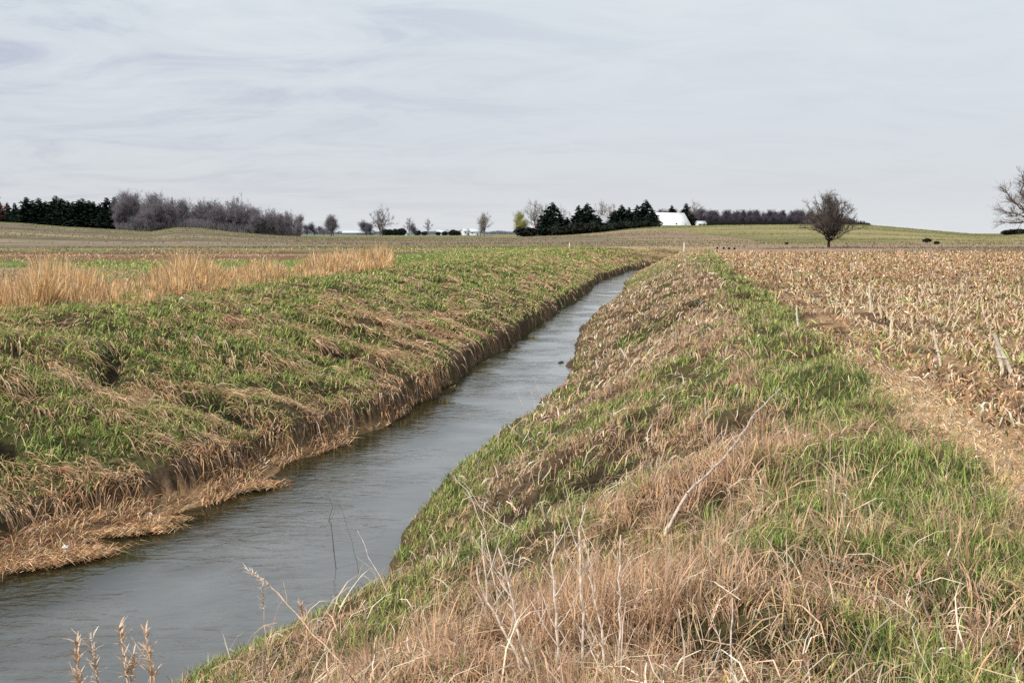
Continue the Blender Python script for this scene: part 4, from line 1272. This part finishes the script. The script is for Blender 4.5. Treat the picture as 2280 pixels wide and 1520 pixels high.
# undergrowth at the feet of the woods
def brush(name, pts, lab, mat, n):
    t = rng.random(n); px = np.interp(t, np.linspace(0, 1, len(pts)), [p[0] for p in pts])
    Yb = np.interp(t, np.linspace(0, 1, len(pts)), [p[1] for p in pts]) + rng.uniform(-4, 14, n)
    hh = np.interp(t, np.linspace(0, 1, len(pts)), [p[2] for p in pts])
    x = (px - 1140) / F * Yb * .994
    z = T(x, Yb); h = hh * rng.uniform(.3, 1.1, n)
    P0 = np.stack([x, Yb, z - .3], 1); P1 = P0 + np.stack([rng.normal(0, .35, n) * h, rng.normal(0, .35, n) * h, h + .3], 1)
    link(name, np_mesh(name, *tubes(P0, P1, np.full(n, .10), np.full(n, .04), 3)), mat, label=lab, cat='brush', kind='stuff')
brush('woodland_brush', [(262, 494, 4), (340, 492, 4), (352, 503, 5), (450, 503, 5), (560, 506, 4.5), (668, 510, 3.5)], 'dark brush filling the foot of the left woodland', M_TWIGV, 16000)
brush('hillside_brush', [(1475, 565, 2.5), (1600, 560, 3), (1830, 560, 3), (1935, 570, 2)], 'dark brush filling the foot of the right woodland', M_BUSH, 16000)
for px, top, Y, w, lab in [(1246, 474, 476, 1.5, 'low dark conifer right of the first tall farm conifer'), (1262, 482, 472, 1.6, 'low dark conifer left of the small white farmhouse'), (1298, 468, 474, 1.4, 'dark conifer filling the gap between the two second tall conifers'),
                           (1322, 474, 478, 1.5, 'low dark conifer right of the second tall farm conifer'), (1334, 480, 472, 1.5, 'low dark conifer in front of the left end of the grey farmhouse'), (1394, 470, 480, 1.4, 'dark conifer behind the right farm group'), (1428, 466, 482, 1.4, 'dark conifer left behind the tallest one')]:
    plant('conifer_tree', CON[(int(px) % 2) * 2 + 1], px, top, Y, w, lab)
# right woodland behind the hill
gr = 'bare trees of the long right woodland'
M_TWIGD = tree_mat('twig_dark_violet', (.10, .085, .115))
BARED = [remat(m, M_TWIGD) for m in BARE]
for j, px in enumerate(np.arange(1472, 1938, 6.0)):
    top = np.interp(px, [1470, 1540, 1600, 1800, 1850, 1890, 1938], [462, 462, 464, 467, 472, 482, 498]) + random.uniform(-3, 4)
    plant('bare_tree', BARED[k % 5], px, top, random.uniform(610, 660), random.uniform(.8, 1.1), 'bare tree in the long dark woodland behind the right hill', group=gr); k += 1
    plant('bare_tree', BARED[(k + 1) % 5], px + 3, top + 12, random.uniform(560, 600), random.uniform(1.1, 1.5), 'low bare tree at the front of the right woodland', group='low bare trees fronting the right woodland'); k += 1
M_BARKL = tree_mat('bark_brown_black', (.055, .04, .032)); M_TWIGL = tree_mat('twig_brown_black', (.145, .12, .108))
lone = fan_tree(42, wide=.60, trunk=.13, r0=.03, nl=44, nb=14, nt_=8, rmin=.0014, mats=(M_BARKL, M_TWIGL), name='lone_tree')
p = onz(1846, 551, 0.0)
o = plant('bare_tree', lone, 1846, 430, p[1], 1.0, 'lone dark bare tree with a broad round crown standing in the field on the right')
o.rotation_euler = (0, 0, .6)
rtree = fan_tree(77, wide=.52, trunk=.12, r0=.03, nl=26, nb=11, nt_=8, rmin=.0013, mats=(M_BARK, M_TWIG), name='edge_tree', lowdeg=-38)
o = plant('bare_tree', rtree, 2300, 370, 330, 1.25, 'large bare tree reaching in from the right picture edge')
for px, top in [(2242, 511), (2256, 509), (2270, 508)]:
    plant('bush', BUSH[int(px) % 3], px, top, 340, 2.2, 'dark bush under the large bare tree at the right edge', 'bush', 'bushes under the right edge tree')
for px, top, Y, lab in [(2065, 529, 170, 'round dark bush in the pasture, left of the pair'), (2087, 536, 152, 'small dark bush in the pasture, right of the pair'), (1752, 538, 150, 'tiny dark bush at the foot of the hill left of the lone tree'),
                        (1386, 519, 330, 'tiny dark bush on the slope below the farm')]:
    plant('bush', BUSH[int(px) % 3], px, top, Y, 1.8 if 'round' in lab or 'small' in lab else 1.2, lab, 'bush')
for px, top in [(1598, 545), (1612, 547), (1624, 546), (1636, 548)]:
    plant('bush', BUSH[int(px) % 3], px, top + 7, 104, .9, 'tiny dark weed clump at the far end of the corn field', 'weed clump', 'weed clumps at the far field edge')

# ------------------------------------------------------------------ buildings
M_ROOFW = solid('white_metal_roof', (.97, .97, .97), .6, .97, 1.03, rough=.4)
M_REDW = solid('barn_red', (.36, .05, .04), 2, .8, 1.1); M_WALLW = solid('white_clapboard', (.72, .73, .74), 3, .9, 1.05)
M_ROOFG = solid('grey_shingle', (.33, .34, .36), 3, .85, 1.1); M_ROOFL = solid('pale_roof', (.50, .54, .58), 3, .9, 1.05)
M_GLASS = solid('dark_window', (.03, .035, .04), 2, .9, 1.1, rough=.15, spec=.6)
M_BROWNW = solid('brown_door', (.10, .07, .05), 3, .9, 1.1)
def box_mesh(x0, x1, y0, y1, z0, z1):
    V = np.array([[x, y, z] for z in (z0, z1) for x, y in ((x0, y0), (x1, y0), (x1, y1), (x0, y1))])
    f = np.array([[0, 3, 2, 1], [4, 5, 6, 7], [0, 1, 5, 4], [1, 2, 6, 5], [2, 3, 7, 6], [3, 0, 4, 7]])
    return V, [f]
def building(px, Y, w, d, hw, hr, rz, lab, name='farm_house', wall=M_WALLW, roof=M_ROOFG, cat='house', chim=True, nwin=3, over=.4, trim=None):
    p = aty(px, 520, Y); z = float(T(np.array([p[0]]), np.array([Y]))[0])
    o = empty(name, (p[0], Y, z), rz, lab, cat)
    # wall block with gable ends
    X, D = w / 2, d / 2
    V = np.array([[-X, -D, -.6], [X, -D, -.6], [X, D, -.6], [-X, D, -.6], [-X, -D, hw], [X, -D, hw], [X, D, hw], [-X, D, hw], [-X, 0, hw + hr], [X, 0, hw + hr]], float)
    q = np.array([[0, 1, 5, 4], [2, 3, 7, 6], [1, 2, 6, 5], [3, 0, 4, 7]]); t = np.array([[5, 6, 9], [7, 4, 8]])
    link('wall', np_mesh('wall', V, [q, t]), wall, o)
    # roof: two thick slabs
    it = []
    k = hr / D; th = .18
    for s in (-1, 1):
        e = D + over
        a = np.array([[-X - over, s * e, hw - k * over + .03], [X + over, s * e, hw - k * over + .03], [X + over, 0, hw + hr + .03], [-X - over, 0, hw + hr + .03]])
        Vb = np.concatenate([a, a + [0, 0, th]])
        it.append((Vb, [np.array([[0, 3, 2, 1], [4, 5, 6, 7], [0, 1, 5, 4], [1, 2, 6, 5], [2, 3, 7, 6], [3, 0, 4, 7]])]))
    v, f = cat_meshes(it)
    rf = link('roof', np_mesh('roof', v, f), roof, o)
    if chim:
        link('chimney', np_mesh('chimney', *box_mesh(X * .4, X * .4 + .6, -.3, .3, hw + hr * .6, hw + hr + .9)), M_REDW, rf)
    if trim is not None:
        v, f = cat_meshes([tubes([[X + over + .02, -D - over, hw - k * over]], [[X + over + .02, 0, hw + hr]], [.16], [.16], 4)])
        link('verge_trim', np_mesh('verge_trim', v, f), trim, o)
    for i in range(nwin):
        x = -X + w * (i + .5) / nwin
        if i == nwin // 2:
            link('door', np_mesh('door', *box_mesh(x - .5, x + .5, -D - .06, -D + .02, 0, 2.0)), M_BROWNW, o)
        else:
            wn = link('window', np_mesh('window', *box_mesh(x - .45, x + .45, -D - .05, -D + .02, hw * .45, hw * .45 + 1.1)), M_GLASS, o)
            link('frame', np_mesh('frame', *box_mesh(x - .55, x + .55, -D - .09, -D - .0, hw * .45 - .12, hw * .45 - .01)), M_WALLW, wn)
    return o
building(1491, 520, 17, 12.5, 1.0, 6.2, math.radians(24), 'big white barn with a bright white roof edged in red, beside the farm conifers', 'barn', M_WALLW, M_ROOFW, 'barn', False, 3, trim=M_REDW)
building(1560, 540, 4.5, 4, 1.6, 1.3, .2, 'small white shed right of the big white roofed barn', 'shed', M_WALLW, M_ROOFL, 'shed', False, 2)
building(1350, 484, 9.5, 8, 4.2, 3.6, .15, 'grey farmhouse among the conifers below the pale bare tree', 'farm_house', solid('grey_clapboard', (.30, .29, .30), 3, .85, 1.1), M_ROOFG)
building(1270, 484, 7.5, 6, 3.4, 2.3, -.3, 'small white farmhouse between two tall conifers', 'farm_house', M_WALLW, M_ROOFL)
building(1182, 484, 9.5, 7, 2.6, 2.4, .35, 'low pale roofed house at the left end of the farm', 'farm_house', M_WALLW, M_ROOFL)
building(1418, 486, 8, 6, 2.8, 1.8, 0, 'white outbuilding hidden behind the right farm conifers', 'outbuilding', M_WALLW, M_ROOFG, 'outbuilding', False)
building(798, 1150, 36, 12, 2.4, 3.0, .05, 'long low pale roofed barn far out on the plain', 'barn', solid('dull_wall', (.18, .18, .20), 1, .9, 1.1), M_ROOFL, 'barn', False)
building(1036, 900, 6, 6, 4, 2, .5, 'tiny white shed far off, left of the white roofed one', 'shed', M_WALLW, M_ROOFL, 'shed', False, 2)
building(1060, 940, 15, 9, 3.5, 3.0, .3, 'far white building left of the pale lone tree', 'barn', M_WALLW, M_ROOFL, 'barn', False)
building(985, 1200, 14, 8, 3.5, 3.0, .1, 'faint pale building far off between the bushes', 'barn', M_WALLW, M_ROOFL, 'barn', False)
building(908, 1100, 12, 8, 2.5, 3.0, .1, 'faint greenish white house behind the forked bare tree', 'farm_house', M_WALLW, M_ROOFL, 'house', False)

# marker posts
M_POST = solid('weathered_white_post', (.62, .58, .54), 10, .8, 1.1)
for px, pb, pt, lab in [(1268, 556, 541, 'small pale marker post left of the ditch bend'), (1523, 560, 541, 'pale marker post at the far end of the right verge')]:
    x, y = onz(px, pb, 0.0); z = float(T(np.array([x]), np.array([y]))[0])
    h = aty(px, pt, y)[2] - z
    o = empty('marker_post', (x, y, z), 0, lab, 'post')
    link('post', np_mesh('post', *tubes([[0, 0, -.1]], [[0, 0, h]], [.07], [.06], 8, cap=True)), M_POST, o)
    link('cap', np_mesh('cap', *tubes([[0, 0, h + .002]], [[0, 0, h + .05]], [.085], [.05], 8, cap=True)), M_POST, o)

# ------------------------------------------------------------------ world, sun, camera
SUN_EL = math.radians(48); SUN_AZ = math.radians(-125)   # azimuth from +Y toward +X; behind the camera to the left
w = bpy.data.worlds.new('World'); sc.world = w; w.use_nodes = True
nt = w.node_tree
for n in list(nt.nodes): nt.nodes.remove(n)
out = N(nt, 'ShaderNodeOutputWorld'); bg = N(nt, 'ShaderNodeBackground'); bg.inputs['Strength'].default_value = .1
sky = N(nt, 'ShaderNodeTexSky'); sky.sky_type = 'NISHITA'; sky.sun_disc = False; sky.sun_elevation = SUN_EL; sky.sun_rotation = SUN_AZ
sky.air_density = 1.0; sky.dust_density = 2.0
tc = N(nt, 'ShaderNodeTexCoord')
sep = N(nt, 'ShaderNodeSeparateXYZ'); nt.links.new(tc.outputs['Generated'], sep.inputs[0])
def M_(op, a, b=None):
    m = N(nt, 'ShaderNodeMath', operation=op)
    for i, v in enumerate((a, b)):
        if v is None: continue
        if hasattr(v, 'links'): nt.links.new(v, m.inputs[i])
        else: m.inputs[i].default_value = v
    return m.outputs[0]
zc = M_('MAXIMUM', sep.outputs['Z'], 0.0)
den = M_('ADD', zc, .13)
u = M_('DIVIDE', sep.outputs['X'], den); v = M_('DIVIDE', sep.outputs['Y'], den)
cmb = N(nt, 'ShaderNodeCombineXYZ'); nt.links.new(u, cmb.inputs[0]); nt.links.new(v, cmb.inputs[1])
mp = N(nt, 'ShaderNodeMapping'); mp.inputs['Scale'].default_value = (.8, 1.25, 1); mp.inputs['Rotation'].default_value = (0, 0, .25); mp.inputs['Location'].default_value = (3.3, 1.2, 0)
nt.links.new(cmb.outputs[0], mp.inputs[0])
def ramp(fac, stops):
    r = N(nt, 'ShaderNodeValToRGB'); e = r.color_ramp.elements
    e[0].position, e[0].color = stops[0][0], (*stops[0][1], 1); e[1].position, e[1].color = stops[-1][0], (*stops[-1][1], 1)
    for pos, c in stops[1:-1]:
        k_ = e.new(pos); k_.color = (*c, 1)
    nt.links.new(fac, r.inputs[0]); return r.outputs[0]
n1 = N(nt, 'ShaderNodeTexNoise'); n1.inputs['Scale'].default_value = 1.7; n1.inputs['Detail'].default_value = 10; n1.inputs['Roughness'].default_value = .66; n1.inputs['Distortion'].default_value = .9
nt.links.new(mp.outputs[0], n1.inputs['Vector'])
n2 = N(nt, 'ShaderNodeTexNoise'); n2.inputs['Scale'].default_value = .35; n2.inputs['Detail'].default_value = 3
nt.links.new(mp.outputs[0], n2.inputs['Vector'])
# thicker streaks to the left, smoother veil to the right
side = N(nt, 'ShaderNodeMapRange'); side.inputs['From Min'].default_value = .15; side.inputs['From Max'].default_value = -.45
side.inputs['To Min'].default_value = .25; side.inputs['To Max'].default_value = 1.0
nt.links.new(sep.outputs['X'], side.inputs['Value'])
streak = ramp(n1.outputs['Fac'], [(.36, (1, 1, 1)), (.50, (.3, .3, .3)), (.62, (0, 0, 0))])
sf = M_('MULTIPLY', streak, side.outputs[0]); sf = M_('MULTIPLY', sf, .85)
grad = ramp(zc, [(0.0, (.79, .81, .83)), (.04, (.71, .74, .775)), (.12, (.71, .755, .80)), (.2, (.75, .805, .84)), (.32, (.82, .875, .905)), (1.0, (.80, .84, .88))])
dark = ramp(zc, [(0.0, (.64, .66, .70)), (.14, (.52, .56, .68)), (.3, (.41, .48, .66)), (1.0, (.48, .52, .60))])
mixn = N(nt, 'ShaderNodeMix', data_type='RGBA'); nt.links.new(sf, mixn.inputs['Factor']); nt.links.new(grad, mixn.inputs['A']); nt.links.new(dark, mixn.inputs['B'])
sc10 = N(nt, 'ShaderNodeVectorMath', operation='SCALE'); sc10.inputs['Scale'].default_value = 10.0
nt.links.new(mixn.outputs['Result'], sc10.inputs[0])
mix2 = N(nt, 'ShaderNodeMix', data_type='RGBA'); mix2.inputs['Factor'].default_value = .93
nt.links.new(sky.outputs[0], mix2.inputs['A']); nt.links.new(sc10.outputs[0], mix2.inputs['B'])
nt.links.new(mix2.outputs['Result'], bg.inputs['Color']); nt.links.new(bg.outputs[0], out.inputs['Surface'])

sl = bpy.data.lights.new('sun', 'SUN'); sl.energy = 4.2; sl.angle = math.radians(3); sl.color = (1, .94, .85)
so = bpy.data.objects.new('sun', sl); COL.objects.link(so)
sd = Vector((math.sin(SUN_AZ) * math.cos(SUN_EL), math.cos(SUN_AZ) * math.cos(SUN_EL), math.sin(SUN_EL)))
so.rotation_euler = sd.to_track_quat('Z', 'Y').to_euler()

cd = bpy.data.cameras.new('camera'); co = bpy.data.objects.new('camera', cd); COL.objects.link(co)
cd.sensor_width = 36; cd.lens = 36 * F / 2280; cd.clip_end = 20000; cd.clip_start = .05
co.location = (0, 0, CAMZ); co.rotation_euler = (math.pi / 2 - TH, 0, 0)
sc.camera = co
sc.view_settings.view_transform = 'Standard'; sc.view_settings.look = 'None'; sc.view_settings.exposure = 0
sc.render.engine = 'CYCLES'
sc.cycles.max_bounces = 4; sc.cycles.diffuse_bounces = 2; sc.cycles.glossy_bounces = 2; sc.cycles.transmission_bounces = 2
sc.cycles.use_denoising = False
